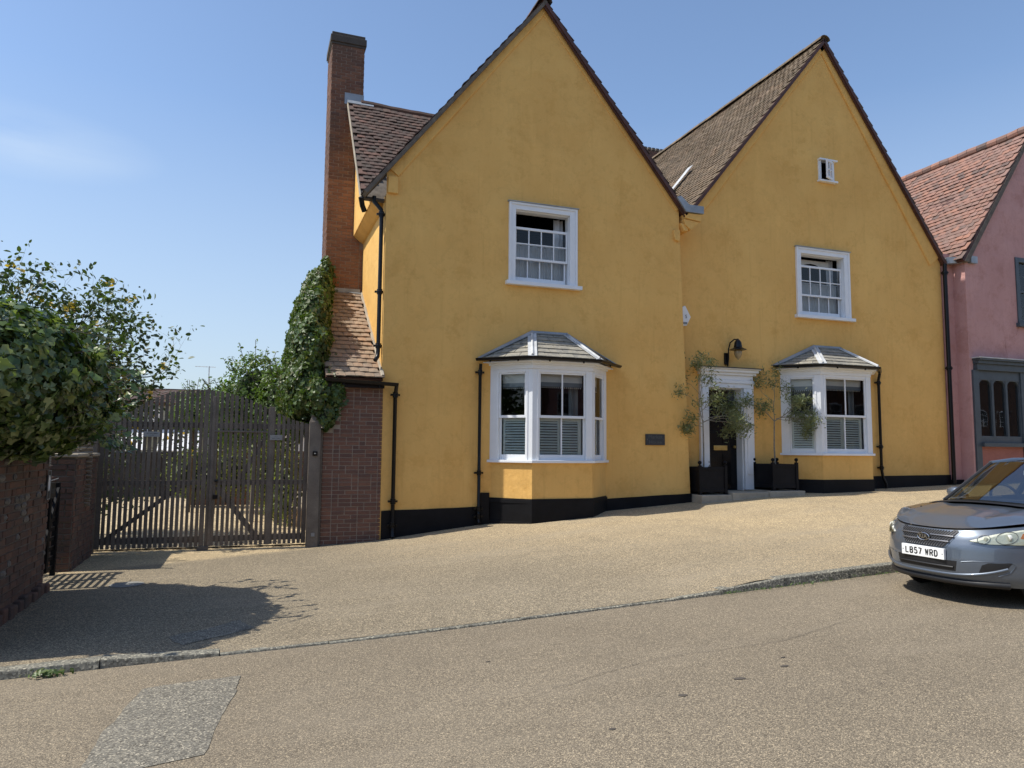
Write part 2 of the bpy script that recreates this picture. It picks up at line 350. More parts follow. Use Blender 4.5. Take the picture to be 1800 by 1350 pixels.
def text_mesh(txt, size, mat, parent, O, U, V, depth=.002, align='CENTER', xs=1.0, bold=0, name='lettering'):
    cu_ = bpy.data.curves.new('t', 'FONT'); cu_.body = txt; cu_.size = size; cu_.align_x = align; cu_.align_y = 'CENTER'
    cu_.extrude = depth; cu_.offset = bold; cu_.space_line = 1.05
    ob = bpy.data.objects.new('t', cu_); COL.objects.link(ob)
    bpy.context.view_layer.update()
    me = bpy.data.meshes.new_from_object(ob.evaluated_get(bpy.context.evaluated_depsgraph_get()))
    bpy.data.objects.remove(ob)
    me.materials.clear(); me.materials.append(M[mat])
    me.transform(Matrix.Diagonal((xs, 1, 1, 1)))
    me.transform(basis(Vector(O), Vector(U), Vector(V), Vector(U).cross(Vector(V))))
    o = bpy.data.objects.new(name, me); COL.objects.link(o); o.parent = parent
    return o
X, Y, Z = Vector((1, 0, 0)), Vector((0, 1, 0)), Vector((0, 0, 1))
def lerp(tab, x):
    if x <= tab[0][0]: return tab[0][1]
    for (a, b), (c, d) in zip(tab, tab[1:]):
        if x <= c: return b+(d-b)*(x-a)/(c-a)
    return tab[-1][1]
A_TAB = [(-60, -.3), (-12, .0), (-4.4, .08), (-1.2, .065), (0, .14), (1.9, .37), (6.45, .70), (8, .82), (11.9, .90), (14.3, .97), (20, 1.2), (60, 2)]
B_TAB = [(-60, -2.4), (-8, -.2), (-3.9, .003), (-1.4, .074), (.77, .171), (2.53, .258), (4.8, .366), (12, .66), (20, .95), (60, 2)]
UP_TAB = [(-60, .08), (-3.2, .062), (-2.75, .018), (2.3, .022), (3.0, .09), (60, .11)]
KT = -6.5
def kerb_top(s): return lerp(B_TAB, s)+lerp(UP_TAB, s)
def G(s, t):
    if t >= 0: return lerp(A_TAB, s)
    if t <= KT: return lerp(B_TAB, s)
    k = t/KT
    return lerp(A_TAB, s)*(1-k)+kerb_top(s)*k
# ---------------- the setting ----------------
def sheet(name, ss, ts, zf, mat, nz_amp=.0):
    b = MB(); n = len(ts)
    for s in ss:
        for t in ts: b.v.append((s, t, zf(s, t)+nz_amp*noise.noise(Vector((s*.8, t*.8, 0)))))
    for i in range(len(ss)-1):
        for j in range(n-1): b.f.append((i*n+j, (i+1)*n+j, (i+1)*n+j+1, i*n+j+1)); b.mi.append(0)
    o = b.build(name, mat, smooth=True, angle=60); o['kind'] = 'structure'; return o
def frange(a, b, st): return [a+(b-a)*i/max(1, round((b-a)/st)) for i in range(max(1, round((b-a)/st))+1)]
ss = frange(-60, -10, 5)+frange(-9.5, 16, .5)+frange(20, 60, 5)
ss_f = sorted(set([round(x, 3) for x in ss+[-3.2, -2.75, 2.3, 3.0, -4.4, -1.2]]))
ts_f = frange(-6.46, 0, .3)+frange(.5, 3, .5)+frange(5, 60, 5)
sheet('pavement', ss_f, ts_f, lambda s, t: G(s, max(t, -6.42)), 'forecourt', .004)
ts_r = [-60, -40, -25, -19.5]+frange(-17, -6.55, .75)+[KT]
sheet('road', ss_f, ts_r, lambda s, t: G(s, KT-.01), 'road', .003)
sheet('ground', [-900, -60, 60, 900], [-900, -60, 60, 900], lambda s, t: -2.6, 'road')
M['kerbstone'] = groundmat('speckled_kerb_concrete', (.15, .145, .12), (.21, .20, .165), (.2, .2, .2), 70, False)
# kerb stones
kerb = bpy.data.objects.new('kerb', None); COL.objects.link(kerb); kerb['kind'] = 'structure'
s = -14.6; i = 0
while s < 22:
    L = .88+random.uniform(-.06, .05); mid_ = -2.75 < s < 2.3
    if -2.75 < s < 2.3: L = random.uniform(.6, 1.0)
    e = s+L-.007; b = MB(); j = random.uniform(-.006, .006)
    f0, f1 = KT+j-.004+random.uniform(-.008, .008), KT+j-.004+random.uniform(-.008, .008)
    kz = -.002 if mid_ else .007; z0, z1 = kerb_top(s)+kz+j*.5, kerb_top(e)+kz+j*.5; bk = (-6.43 if mid_ else -6.37)+random.uniform(-.015, .01)
    vs = []; k = 7
    for q in range(k):
        u = q/(k-1); x = s+(e-s)*u; w = noise.noise(Vector((x*5, i, 3)))*.008; w2 = noise.noise(Vector((x*6, i, 9)))*.009
        z = z0+(z1-z0)*u+w2*.5; f = f0+(f1-f0)*u+w
        vs += [(x, f, z-.3), (x, f, z-.016), (x, f+.005, z-.005), (x, f+.016, z), (x, bk+w2, z), (x, bk+w2, z-.3)]
    fs = [(0, 1, 2, 3, 4, 5), tuple(reversed(range((k-1)*6, k*6)))]
    for q in range(k-1):
        for r in range(5): fs.append((q*6+r, (q+1)*6+r, (q+1)*6+r+1, q*6+r+1))
    b.add(vs, fs); b.build('kerb_stone', 'kerbstone', kerb, smooth=True)
    s += L; i += 1
def blob(name, pts, z, mat, h=.004, jit=.03, sub=10):
    """flat irregular sheet lying on the ground"""
    out = []
    for i in range(len(pts)):
        a, b_ = Vector(pts[i]+(0,)), Vector(pts[(i+1) % len(pts)]+(0,))
        for k in range(sub):
            p = a.lerp(b_, k/sub); w = noise.noise_vector(p*3.1)*jit+noise.noise_vector(p*11)*jit*.5; out.append((p.x+w.x, p.y+w.y))
    b = MB(); c = Vector((sum(p[0] for p in out)/len(out), sum(p[1] for p in out)/len(out)))
    rings = 6; n = len(out)
    for r in range(1, rings+1):
        for p in out:
            q = c.lerp(Vector(p), r/rings); e = h if r < rings else .0005
            b.v.append((q.x, q.y, z(q.x, q.y)+e))
    b.v.append((c.x, c.y, z(c.x, c.y)+h))
    for r in range(rings-1):
        for i in range(n): b.f.append((r*n+i, (r+1)*n+i, (r+1)*n+(i+1) % n, r*n+(i+1) % n)); b.mi.append(0)
    for i in range(n): b.f.append((rings*n, i, (i+1) % n)); b.mi.append(0)
    o = b.build(name, mat, smooth=True); o['kind'] = 'structure'; return o
zr = lambda s, t: G(s, KT-.01)+.0035
blob('road_patch', [(-2.99, -7.95), (-2.86, -7.18), (-2.55, -7.13), (-2.22, -7.12), (-2.27, -7.7), (-2.38, -8.55), (-2.95, -8.66), (-3.0, -8.5)], zr, 'patch', .004, .022)
blob('pavement_patch', [(-2.85, -5.8), (-2.25, -5.35), (-2.12, -5.7), (-2.7, -6.1)], lambda s, t: G(s, t)+.005, 'patch', .003, .07)
blob('drain_cover', [(-3.55+.2*math.cos(a), -3.0+.2*math.sin(a)) for a in [k*math.pi/6 for k in range(12)]], lambda s, t: G(s, t)+.005, 'concrete', .003, .005, 2)
M['stain'] = simple('oil_stain', (.085, .072, .058), .6)
M['tarstrip'] = simple('tar_seam', (.055, .05, .045), .8)
for q, (x, y, w) in enumerate([(1.05, -8.75, .028), (1.5, -8.65, .02), (.53, -8.85, .022), (-.15, -9.15, .016), (1.62, -8.5, .012), (-.4, -7.6, .012)]):
    blob('stain', [(x+w*1.6*math.cos(a), y+w*.9*math.sin(a)) for a in [k*math.pi/4 for k in range(8)]], zr, 'stain', .0015, .03, 4)
def seam(pts, w, zf):
    b = MB(); n = len(pts)
    fine = []
    for i in range(n-1):
        for k in range(14):
            p = Vector(pts[i]).lerp(Vector(pts[i+1]), k/14); v = noise.noise_vector(Vector((p.x*4, p.y*4, 0)))*.045; fine.append(p+Vector((v.x, v.y)))
    for i, p in enumerate(fine):
        d = (fine[min(i+1, len(fine)-1)]-fine[max(i-1, 0)]).normalized(); nrm = Vector((-d.y, d.x))
        ww = w*(.5+.8*abs(noise.noise(Vector((p.x*9, p.y*9, 4)))))
        for sg in (-1, 1): q = p+nrm*ww*sg; b.v.append((q.x, q.y, zf(q.x, q.y)+.004))
    for i in range(len(fine)-1): b.f.append((2*i, 2*i+1, 2*i+3, 2*i+2)); b.mi.append(0)
    o = b.build('road_crack', 'tarstrip'); o['kind'] = 'structure'
seam([(-.2, -8.35), (.8, -8.1), (1.9, -8.15), (2.9, -7.9)], .003, zr)
# gravel yard behind the gate
blob('yard_gravel', [(-9, .25), (-1.1, .25), (-1.0, 6), (-.5, 22), (-12, 22), (-11, 6)], lambda s, t: G(s, t)+.02, 'gravel', .006, .02, 12)
# ---------------- brickwork and tiling ----------------
BR_CACHE = {}
def brick_mesh(L, h, d, mat, v):
    k = (round(L, 3), round(h, 3), d, mat, v)
    if k in BR_CACHE: return BR_CACHE[k]
    r = random.Random(hash(k) & 0xffff); j = lambda a=.0025: r.uniform(-a, a)
    b = MB(); x0, x1, z0, z1 = -L/2, L/2, -h/2, h/2; e = .004
    fr = [(x0+e+j(), -d, z0+e+j()), (x1-e+j(), -d+j(.0015), z0+e+j()), (x1-e+j(), -d, z1-e+j()), (x0+e+j(), -d+j(.0015), z1-e+j())]
    md = [(x0+j(.001), -d+.005, z0), (x1+j(.001), -d+.005, z0), (x1, -d+.005, z1+j(.001)), (x0, -d+.005, z1)]
    bk = [(x0, 0, z0), (x1, 0, z0), (x1, 0, z1), (x0, 0, z1)]
    b.add(fr+md+bk, [(0, 1, 2, 3)]+[(4+i, 4+(i+1) % 4, (i+1) % 4, i) for i in range(4)]+[(8+i, 8+(i+1) % 4, 4+(i+1) % 4, 4+i) for i in range(4)])
    me = b.mesh('brick'); me.materials.append(M[mat]); BR_CACHE[k] = me; return me
def brick_face(parent, O, U, W, H, h, mat, nmax=300, bond='flemish', keep=None, joint=.010, proud=.007, seed=1, bl=.215):
    """bricks bedded on a face. O lower left corner, U along the course, the outward normal is U x Z"""
    r = random.Random(seed); N = U.cross(Z); n = int(H/h); cells = []
    for c in range(n):
        z = (c+.5)*h; x = -(.5*bl if c % 2 else 0)-(.05 if bond == 'flemish' else 0); k = c % 2
        while x < W:
            L = bl if (bond == 'stretcher' or (k % 2 == 0) or r.random() < .25) else bl*.5
            a, e = max(0, x), min(W, x+L); k += 1; x += L
            if e-a > .035 and (keep is None or keep((a+e)/2, z, a, e)): cells.append(((a+e)/2, z, e-a-joint))
    for cx, z, L in cells[:]:
        pass
    idx = list(range(len(cells)))
    if len(cells) > nmax:
        r.shuffle(idx); solo = set(idx[:nmax])
        solo = set(sorted(range(len(cells)), key=lambda i: cells[i][1])[:nmax])
    else: solo = set(idx)
    rest = MB()
    for i, (cx, z, L) in enumerate(cells):
        Lq = round(L/.0125)*.0125-.001
        me = brick_mesh(Lq, h-joint, .03, mat, r.randrange(3))
        pr = proud+r.uniform(-.002, .003)
        P = O+U*cx+Z*(z+r.uniform(-.0015, .0015))+N*(pr-.03)
        mt = basis(P, U, -N, Z)
        if i in solo: inst('brick', me, parent, mt)
        else: rest.add([mt @ v.co for v in me.vertices], [tuple(p.vertices) for p in me.polygons])
    if rest.v: rest.build('distant_bricks', mat, parent, kind='stuff')
def tile_roof(parent, O, U, S, wid, length, tw, gauge, mat, nsolo=300, keep=None, sag=.02, seed=1, thick=.013, cover=2.4, camber=.006, solo_from='low', back=True, part='tile', lift=.0, rot=.012):
    """plain tiles. O = lower left of the eave, U along the eave, S unit vector up the slope"""
    r = random.Random(seed); N = U.cross(S).normalized(); rows = int(length/gauge); cols = int(wid/tw)+1; L = gauge*cover
    meshes = []
    for v in range(5):
        b = MB(); w = tw/2-.0025; j = lambda a=.003: r.uniform(-a, a)
        pts = []
        for (yy) in (0+j(.004), L):
            for xx in (-w, 0, w):
                cz = camber*(1-(xx/w)**2); pts.append((xx, yy+(j(.003) if yy < .1 else 0), cz))
        top = [(x, y, z+thick+j(.0015)) for x, y, z in pts]
        b.add(pts+top, [(6, 7, 10, 9), (7, 8, 11, 10), (0, 1, 7, 6), (1, 2, 8, 7), (0, 6, 9, 3), (2, 5, 11, 8), (1, 0, 3, 4), (2, 1, 4, 5)])
        me = b.mesh(part); me.materials.append(M[mat]); meshes.append(me)
    cells = []
    for i in range(rows):
        off = tw/2 if i % 2 else 0
        for k in range(-1, cols+1):
            x = k*tw+off+tw/2
            if x < tw*.2 or x > wid-tw*.2: continue
            y = i*gauge+r.uniform(-.007, .007)
            P = O+U*x+S*y
            if keep and not keep(P): continue
            cells.append((i, k, x, y))
    order = cells if solo_from == 'low' else cells[::-1]
    solo = set(order[:nsolo]); rest = MB(); tilt = math.asin(min(.9, thick*1.1/gauge))
    for c in cells:
        i, k, x, y = c
        sg = sag*noise.noise(Vector((x*.9+seed, y*.9, seed)))+sag*.25*noise.noise(Vector((x*4, y*4, seed)))
        P = O+U*x+S*y+N*(sg+thick*1.2+lift+r.uniform(-.002, .004))
        Vv = (S*math.cos(tilt)-N*math.sin(tilt)).normalized(); a = r.uniform(-rot, rot)
        U2 = (U*math.cos(a)+Vv*math.sin(a)).normalized(); V2 = (Vv*math.cos(a)-U*math.sin(a)).normalized(); me = meshes[r.randrange(5)]
        mt = basis(P, U2, V2, U2.cross(V2))
        if c in solo: inst(part, me, parent, mt)
        else: rest.add([mt @ v.co for v in me.vertices], [tuple(p.vertices) for p in me.polygons])
    if rest.v: rest.build('distant_'+part+'s', mat, parent, kind='stuff')
def wall_grid(name, s0, s1, z0, z1, t, clips, holes, mat, parent, amp=.012, step=.14, axis='y', seed=0, edge0=True, edge1=True, label=None):
    """lumpy rendered wall in the plane y=t (or x=t), with window holes and clipping half-planes (point, outward normal)"""
    xs = set(frange(s0, s1, step)); zs = set(frange(z0, z1, step))
    for a, b, c, d in holes: xs |= {a, b}; zs |= {c, d}
    def tidy(v, must):
        v = sorted(v); out = []
        for q in v:
            if out and q-out[-1] < .03:
                if q in must: out[-1] = q
                continue
            out.append(q)
        return out
    xs = tidy(xs, {h for q in holes for h in q[:2]}); zs = tidy(zs, {h for q in holes for h in q[2:]})
    bm = bmesh.new(); grid = [[bm.verts.new((x, 0, z)) for z in zs] for x in xs]
    for i in range(len(xs)-1):
        for k in range(len(zs)-1):
            cx, cz = (xs[i]+xs[i+1])/2, (zs[k]+zs[k+1])/2
            if any(a < cx < b and c < cz < d for a, b, c, d in holes): continue
            bm.faces.new((grid[i][k], grid[i+1][k], grid[i+1][k+1], grid[i][k+1]))
    for p, nrm in clips:
        bmesh.ops.bisect_plane(bm, geom=bm.verts[:]+bm.edges[:]+bm.faces[:], plane_co=(p[0], 0, p[1]), plane_no=(nrm[0], 0, nrm[1]), clear_outer=True)
    for v in bm.verts:
        x, z = v.co.x, v.co.z; f = 1
        for a, b, c, d in holes:
            dx = max(a-x, 0, x-b); dz = max(c-z, 0, z-d); f = min(f, max(0, (math.hypot(dx, dz)-.05)/.3))
        if edge0: f = min(f, max(0, (x-s0)/.3))
        if edge1: f = min(f, max(0, (s1-x)/.3))
        n_ = noise.noise(Vector((x*.8, z*.8, seed)))*amp+noise.noise(Vector((x*2.3, z*2.3, seed+5)))*amp*.4
        v.co.y = n_*f
    if axis == 'x':
        for v in bm.verts: v.co = Vector((t+v.co.y, v.co.x, v.co.z))
    else:
        for v in bm.verts: v.co.y += t
    me = bpy.data.meshes.new(name); bm.to_mesh(me); bm.free(); me.materials.append(M[mat])
    me.polygons.foreach_set('use_smooth', [True]*len(me.polygons))
    o = bpy.data.objects.new(name, me); COL.objects.link(o); o.parent = parent
    if label: o['label'] = label
    return o

house = empty('house', 'yellow ochre rendered house with two steep tiled gables, two white bay windows and black door', 'house')

# facade one (left gable) plane y=0, facade two (right gable) plane y=.45
F2 = .45
w1 = (2.40, 3.86, 5.0, 6.60); w2 = (9.72, 11.31, 4.94, 6.58); w3 = (10.50, 10.92, 8.30, 8.79)
bay1 = (2.06, 4.52, 1.50, 3.42); bay2 = (9.20, 11.84, 1.66, 3.72)
doorh = (7.22, 8.14, .85, 3.18)
def hl(a, b):   # clip line from a to b, outward = left of travel
    d = (b[0]-a[0], b[1]-a[1]); return (a, (-d[1], d[0]))
wall_grid('wall', 0, 6.47, -.3, 10.9, 0, [hl((-.41, 6.40), (3.10, 10.80)), hl((3.10, 10.80), (6.9, 6.20)), hl((6.24, 7.5), (6.47, .5))],
          [w1, (bay1[0]+.12, bay1[1]-.12, bay1[2]+.05, bay1[3]-.1)], 'yellow', house, seed=1, label='left gable wall of lumpy yellow ochre limewash')
wall_grid('wall', 6.0, 14.33, -.3, 11.8, F2, [hl((6.0, 6.15), (10.68, 11.78)), hl((10.68, 11.78), (14.9, 5.9)), ((14.33, 0), (1, 0))],
          [w2, w3, doorh, (bay2[0]+.12, bay2[1]-.12, bay2[2]+.05, bay2[3]-.1)], 'yellow', house, seed=9, edge0=False, label='right gable wall of yellow ochre limewash')
# left side wall (sunlit), return between the facades, backs and interior
wall_grid('side_wall', 0, 9, -.3, 6.45, 0, [], [], 'yellow', house, axis='x', seed=4, amp=.01)
MB().add([(6.47, 0, -.3), (6.47, F2, -.3), (6.26, F2, 6.85), (6.26, 0, 6.85)], [(0, 1, 2, 3)]).build('return_wall', 'yellow', house)
b = MB()  # gable end of the cross wing, left, and back walls
b.add([(-.22, .42, 6.50), (-.22, 2.76, 9.28), (-.22, 5.3, 6.5), (-.22, 5.3, 6.4), (-.22, .42, 6.4)], [(0, 1, 2, 3, 4)])
b.add([(0, 9, -.3), (14.33, 9, -.3), (14.33, 9, 6.7), (10.68, 9, 11.78), (7, 9, 7.1), (3.1, 9, 10.8), (0, 9, 6.5)], [(0, 1, 2, 3, 4, 5, 6)])
b.add([(14.33, F2, -.3), (14.33, 9, -.3), (14.33, 9, 6.7), (14.33, F2, 6.7)], [(0, 1, 2, 3)])
b.build('rear_wall', 'yellow', house)
def room(s0, s1, z0, z1, t0=.16, t1=3.2):
    b = MB()
    vs = [(x, y, z) for z in (z0, z1) for y in (t0, t1) for x in (s0, s1)]
    b.add(vs, [(0, 1, 3, 2), (4, 6, 7, 5), (2, 3, 7, 6), (0, 2, 6, 4), (1, 5, 7, 3)])
    return b.build('room_interior', 'interior', house)
room(.6, 5.9, .3, 3.6); room(.6, 5.9, 4.2, 7.0); room(8.8, 13.5, .9, 3.8, .6); room(8.0, 13.5, 4.2, 7.2, .6); room(9.8, 11.6, 8.0, 9.0, .6)
# base: black plinth, wavy top
def plinth(pts, t, thick=.022, depth=.05):
    top = []; n = 24
    for i in range(n+1):
        s = pts[0][0]+(pts[-1][0]-pts[0][0])*i/n; top.append((s, lerp(pts, s)+.006*noise.noise(Vector((s*2, t, 0)))))
    b = MB(); k = len(top)
    for s, z in top: b.v += [(s, t-thick, -.3), (s, t-thick, z), (s, t+depth, z), (s, t+depth, -.3)]
    for i in range(k-1):
        for q in range(3): b.f.append((i*4+q, (i+1)*4+q, (i+1)*4+q+1, i*4+q+1)); b.mi.append(0)
    b.f += [(0, 1, 2, 3), tuple((k-1)*4+q for q in (3, 2, 1, 0))]; b.mi += [0, 0]
    return b.build('plinth', 'plinth', house)
plinth([(.045, .65), (.6, .665), (1.86, .69), (2.02, .70)], 0)
MB().box(1.86, 2.06, -.035, .02, -.2, .95).build('plinth', 'plinth', house, bevel=.01)
plinth([(4.5, .80), (5.4, .84), (6.475, .88)], 0)
plinth([(6.455, 1.02), (6.98, 1.02)], F2); plinth([(8.46, 1.05), (9.2, 1.14)], F2)
plinth([(11.84, 1.20), (14.36, 1.225)], F2)
MB().add([(6.475, -.022, -.3), (6.475, F2, -.3), (6.475, F2, .885), (6.475, -.022, .885)], [(0, 1, 2, 3)]).build('plinth', 'plinth', house)

# raised coved bands under the verges
def band(a, b_, t, w0, w1, pr=.05):
    a, b_ = Vector((a[0], 0, a[1])), Vector((b_[0], 0, b_[1])); d = (b_-a).normalized(); nrm = Vector((d.z, 0, -d.x))
    if nrm.z > 0: nrm = -nrm
    m_ = MB(); k = 14
    for i in range(k+1):
        p = a.lerp(b_, i/k); w = w0+(w1-w0)*i/k; w += .02*noise.noise(p*1.3)
        q = p+nrm*w
        m_.v += [(p.x, t-pr, p.z), (q.x+nrm.x*-.02, t-pr, q.z-nrm.z*.02), (q.x, t-pr*.55, q.z), (q.x, t+.02, q.z), (p.x, t+.02, p.z)]
    for i in range(k):
        for q in range(4): m_.f.append((i*5+q, (i+1)*5+q, (i+1)*5+q+1, i*5+q+1)); m_.mi.append(0)
    m_.f += [(0, 1, 2, 3, 4), tuple(k*5+q for q in (4, 3, 2, 1, 0))]; m_.mi += [0, 0]
    m_.build('verge_band', 'yellow', house, smooth=True, angle=35)
band((.05, 6.93), (3.1, 10.76), 0, .22, .12, .035); band((6.30, 6.95), (3.1, 10.76), 0, .14, .10, .02)
band((6.9, 7.17), (10.68, 11.74), F2, .26, .12, .045); band((14.28, 6.78), (10.68, 11.74), F2, .42, .14, .045)
# little kneeler block on the left gable, moulding at the side wall
MB().box(.02, .21, -.055, .01, 6.46, 6.78).build('kneeler', 'yellow', house, bevel=.012)
b = MB(); prof = [(0, 6.24), (-.04, 6.26), (-.13, 6.33), (-.20, 6.39), (-.222, 6.43), (-.222, 6.56), (0, 6.56)]
b.prism([(x, .42, z) for x, z in prof], (0, 2.42, 0)); b.build('eaves_cove', 'yellow', house)

# ---------------- roofs ----------------
def slab(name, pts, d, mat, parent): return MB().prism(pts, d).build(name, mat, parent)
def gable_roof(s_l, z_l, s_a, z_a, s_r, z_r, t0, t1, mat, left_solo, left_len=None, lkeep=None, lwid=None, label=None, rmat=None, ltw=.165, gauge=.125):
    roof = sub('roof', house)
    if label: roof['label'] = label
    for side, (s, z) in enumerate(((s_l, z_l), (s_r, z_r))):
        d = Vector((s_a-s, 0, z_a-z)); L = d.length; d.normalize(); U = Vector((0, -1, 0)) if side == 0 else Vector((0, 1, 0))
        N = U.cross(d)
        O = Vector((s, t1 if side == 0 else t0, z))
        if side == 0 and left_solo is None:
            MB().frame(O, U, d, N, t1-t0-.36, t1-t0, 0, L, -.07, -.002).build('roof_deck', 'mortar_dark', roof); MB().frame(O, U, d, N, 0, t1-t0-.37, 1.0, L, -.07, -.002).build('roof_deck', 'verge', roof)
        else: MB().frame(O, U, d, N, 0, t1-t0, 0, L, -.07, -.002).build('roof_deck', 'verge', roof)
        full = (t1-t0)
        if side == 0 and left_solo is not None:
            tile_roof(roof, O, U, d, full, L, ltw, gauge, mat, nsolo=left_solo, keep=lkeep, sag=.03, seed=3, solo_from='low')
        else:   # far slope: only its verge shows
            w_ = .36 if side == 0 else .9
            O2 = Vector((s, t0+w_ if side == 0 else t0, z))
            tile_roof(roof, O2, U, d, w_, L, ltw, gauge, mat, nsolo=0, sag=.03, seed=5+side, rot=.03, thick=.015)
            MB().frame(O, U, d, N, (0 if side == 0 else w_), (full-w_-.01 if side == 0 else full), (1.0 if side == 0 else 0), L, 0, .03).build('far_slope', mat, roof)
    # ridge tiles
    t = t0-.02; r = random.Random(5); dz = 0
    while t < t1:
        b = MB(); L = .32; seg = 7
        for y in (t, t+L-.012):
            for rr in (.13, .115):
                for k in range(seg+1):
                    a = math.pi*k/seg; b.v.append((s_a+rr*math.cos(a)*1.15, y, z_a-.035+rr*.95*math.sin(a)-.01+dz))
        n = seg+1
        for k in range(seg):
            b.f += [(k, k+1, 2*n+k+1, 2*n+k), (n+k, 3*n+k, 3*n+k+1, n+k+1), (k, n+k, n+k+1, k+1), (2*n+k, 2*n+k+1, 3*n+k+1, 3*n+k)]; b.mi += [0]*4
        b.build('ridge_tile', mat, roof); t += L; dz = .015*noise.noise(Vector((t, 0, s_a)))
    return roof
V_UND = -.13
r1 = gable_roof(-.42, 6.42, 3.10, 10.86, 6.42, 6.80, V_UND, 9, 'tile_brown', None, label='steep dark brown tiled roof of the left gable')
r2 = gable_roof(6.55, 6.80, 10.68, 11.86, 14.42, 6.60, F2+V_UND, 9, 'tile_moss', 0, label='mossy tiled roof of the right gable', lkeep=lambda P: P.z > 6.9 and (P.x > 5.9+0 or True))
# reddish-brown verge boards, seen from below on the right slopes, thin on the left
def verge_board(a, b_, t, w, th=.035, mat='verge'):
    a, b_ = Vector((a[0], 0, a[1])), Vector((b_[0], 0, b_[1])); d = (b_-a).normalized(); nrm = Vector((d.z, 0, -d.x))
    if nrm.z > 0: nrm = -nrm
    MB().prism([(a.x, t, a.z), (b_.x, t, b_.z), (b_.x+nrm.x*w, t, b_.z+nrm.z*w), (a.x+nrm.x*w, t, a.z+nrm.z*w)], (0, th, 0)).build('verge_board', mat, house)
verge_board((6.44, 6.76), (3.1, 10.83), -.10, .085); verge_board((-.40, 6.43), (3.1, 10.83), -.095, .035)
verge_board((14.42, 6.60), (10.68, 11.83), F2-.10, .085); verge_board((6.6, 6.87), (10.68, 11.83), F2-.095, .035)
# cross wing roof, left of the chimney side
wing = sub('roof', house); wing['label'] = 'brown tiled front slope of the cross wing beside the chimney'
Ow = Vector((-.43, .18, 6.38)); Sw = Vector((0, 2.58, 3.02)).normalized(); Lw = Vector((0, 2.58, 3.02)).length
def above_g1(P):      # left of and above the left gable's slope
    return P.z > 6.42+(P.x+.42)*1.261+.02
tile_roof(wing, Ow, X, Sw, 2.9, Lw, .168, .137, 'tile_brown', nsolo=300, keep=above_g1, sag=.05, seed=11, rot=.02, thick=.017)
MB().frame(Ow, X, Sw, X.cross(Sw), .0, 2.9, 0, Lw, -.06, -.004).build('roof_deck', 'mortar_dark', wing)
Sb = Vector((0, -2.58, 3.02)).normalized()
MB().frame(Vector((3, 5.34, 6.38)), -X, Sb, (-X).cross(Sb), 0, 3.43, 0, Lw, -.06, .03).build('rear_slope', 'tile_brown', wing)
b = MB(); pts = []
for i in range(15):
    x = -.15+i*.22; pts.append((x, 2.77, 9.43-.05*math.sin(i/14*math.pi)+.012*noise.noise(Vector((x*3, 0, 0)))))
b.tube(pts, .085, 8); b.build('ridge', 'tile_brown', wing)
MB().frame(Ow, X, Sw, X.cross(Sw), -.018, -.003, 0, Lw, -.07, .02).build('verge_edge', 'stone', wing)
MB().frame(Ow+Sw*(Lw-.12), X, Sw, X.cross(Sw), -.02, .55, 0, .13, .035, .055).build('lead_flashing', 'lead', wing)

# chimney
chim = sub('chimney', house); cx0, cx1, cy0, cy1, cz1 = -.80, -.09, 2.86, 3.75, 11.02
MB().box(cx0, cx1, cy0, cy1, 2.5, cz1-.2).build('chimney_core', 'mortar_mid', chim)
MB().box(cx1, .02, cy0, cy1, 2.5, 6.5).build('chimney_core', 'mortar_mid', chim)
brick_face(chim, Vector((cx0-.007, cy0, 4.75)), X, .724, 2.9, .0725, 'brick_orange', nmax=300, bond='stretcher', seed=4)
brick_face(chim, Vector((cx0-.007, cy0, 7.65)), X, .724, cz1-.25-7.65, .0725, 'brick_red', nmax=160, bond='stretcher', seed=14)
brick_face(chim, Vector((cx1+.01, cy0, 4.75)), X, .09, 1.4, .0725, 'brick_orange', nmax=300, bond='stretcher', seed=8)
brick_face(chim, Vector((cx0, cy1, 4.75)), -Y, cy1-cy0, cz1-.27-4.75, .0725, 'brick_red', nmax=0, bond='stretcher', seed=5)
for k, (e, z0, z1) in enumerate([(.02, cz1-.27, cz1-.215), (.042, cz1-.215, cz1-.06), (.012, cz1-.055, cz1+.02)]):
    MB().box(cx0-e, cx1+e, cy0-e, cy1+e, z0, z1).build('chimney_cap', 'soot', chim, bevel=.008)
MB().box(cx0+.3, cx1+.012, cy0-.02, cy0-.01, 9.40, 9.66).build('lead_flashing', 'lead', chim)

# lean-to: brick wall, tiled roof, gutter
lean = sub('brick_wall', house); lean['label'] = 'red-brown brick wall of the lean-to beside the gate'
def lw_keep(u, z, a, e):
    x0 = -1.0+a
    lim = lerp([(0, 2.02), (.05, 2.08), (.10, 2.14), (.16, 2.22), (.22, 2.4), (.3, 2.86)], a)
    return z+.03 < min(lim, 2.86)
MB().prism([(-.995, .0, -.3), (.02, 0, -.3), (.02, 0, 2.86), (-.70, 0, 2.86), (-.79, 0, 2.2), (-.90, 0, 2.09), (-.995, 0, 2.0)], (0, 2.9, 0)).build('wall_core', 'mortar', lean)
brick_face(lean, Vector((-1.0, 0, .02)), X, 1.03, 2.88, .0715, 'brick_brown', nmax=300, seed=2, keep=lw_keep, bl=.225)
brick_face(lean, Vector((-.995, .36, .02)), -Y, .36, 2.0, .0715, 'brick_brown', nmax=60, seed=3)
lr = sub('roof', house); lr['label'] = 'sunlit lichened tile roof of the lean-to'
Ol = Vector((-1.0, -.14, 2.99)); dl = Vector((0, 2.98, 2.12)); Ll = dl.length; Sl = dl.normalized()
tile_roof(lr, Ol, X, Sl, 1.02, Ll, .17, .172, 'tile_buff', nsolo=300, sag=.035, seed=21, rot=.03, thick=.02, cover=1.6)
MB().frame(Ol, X, Sl, X.cross(Sl), 0, 1.0, .02, Ll, -.05, -.004).build('roof_deck', 'verge', lr)
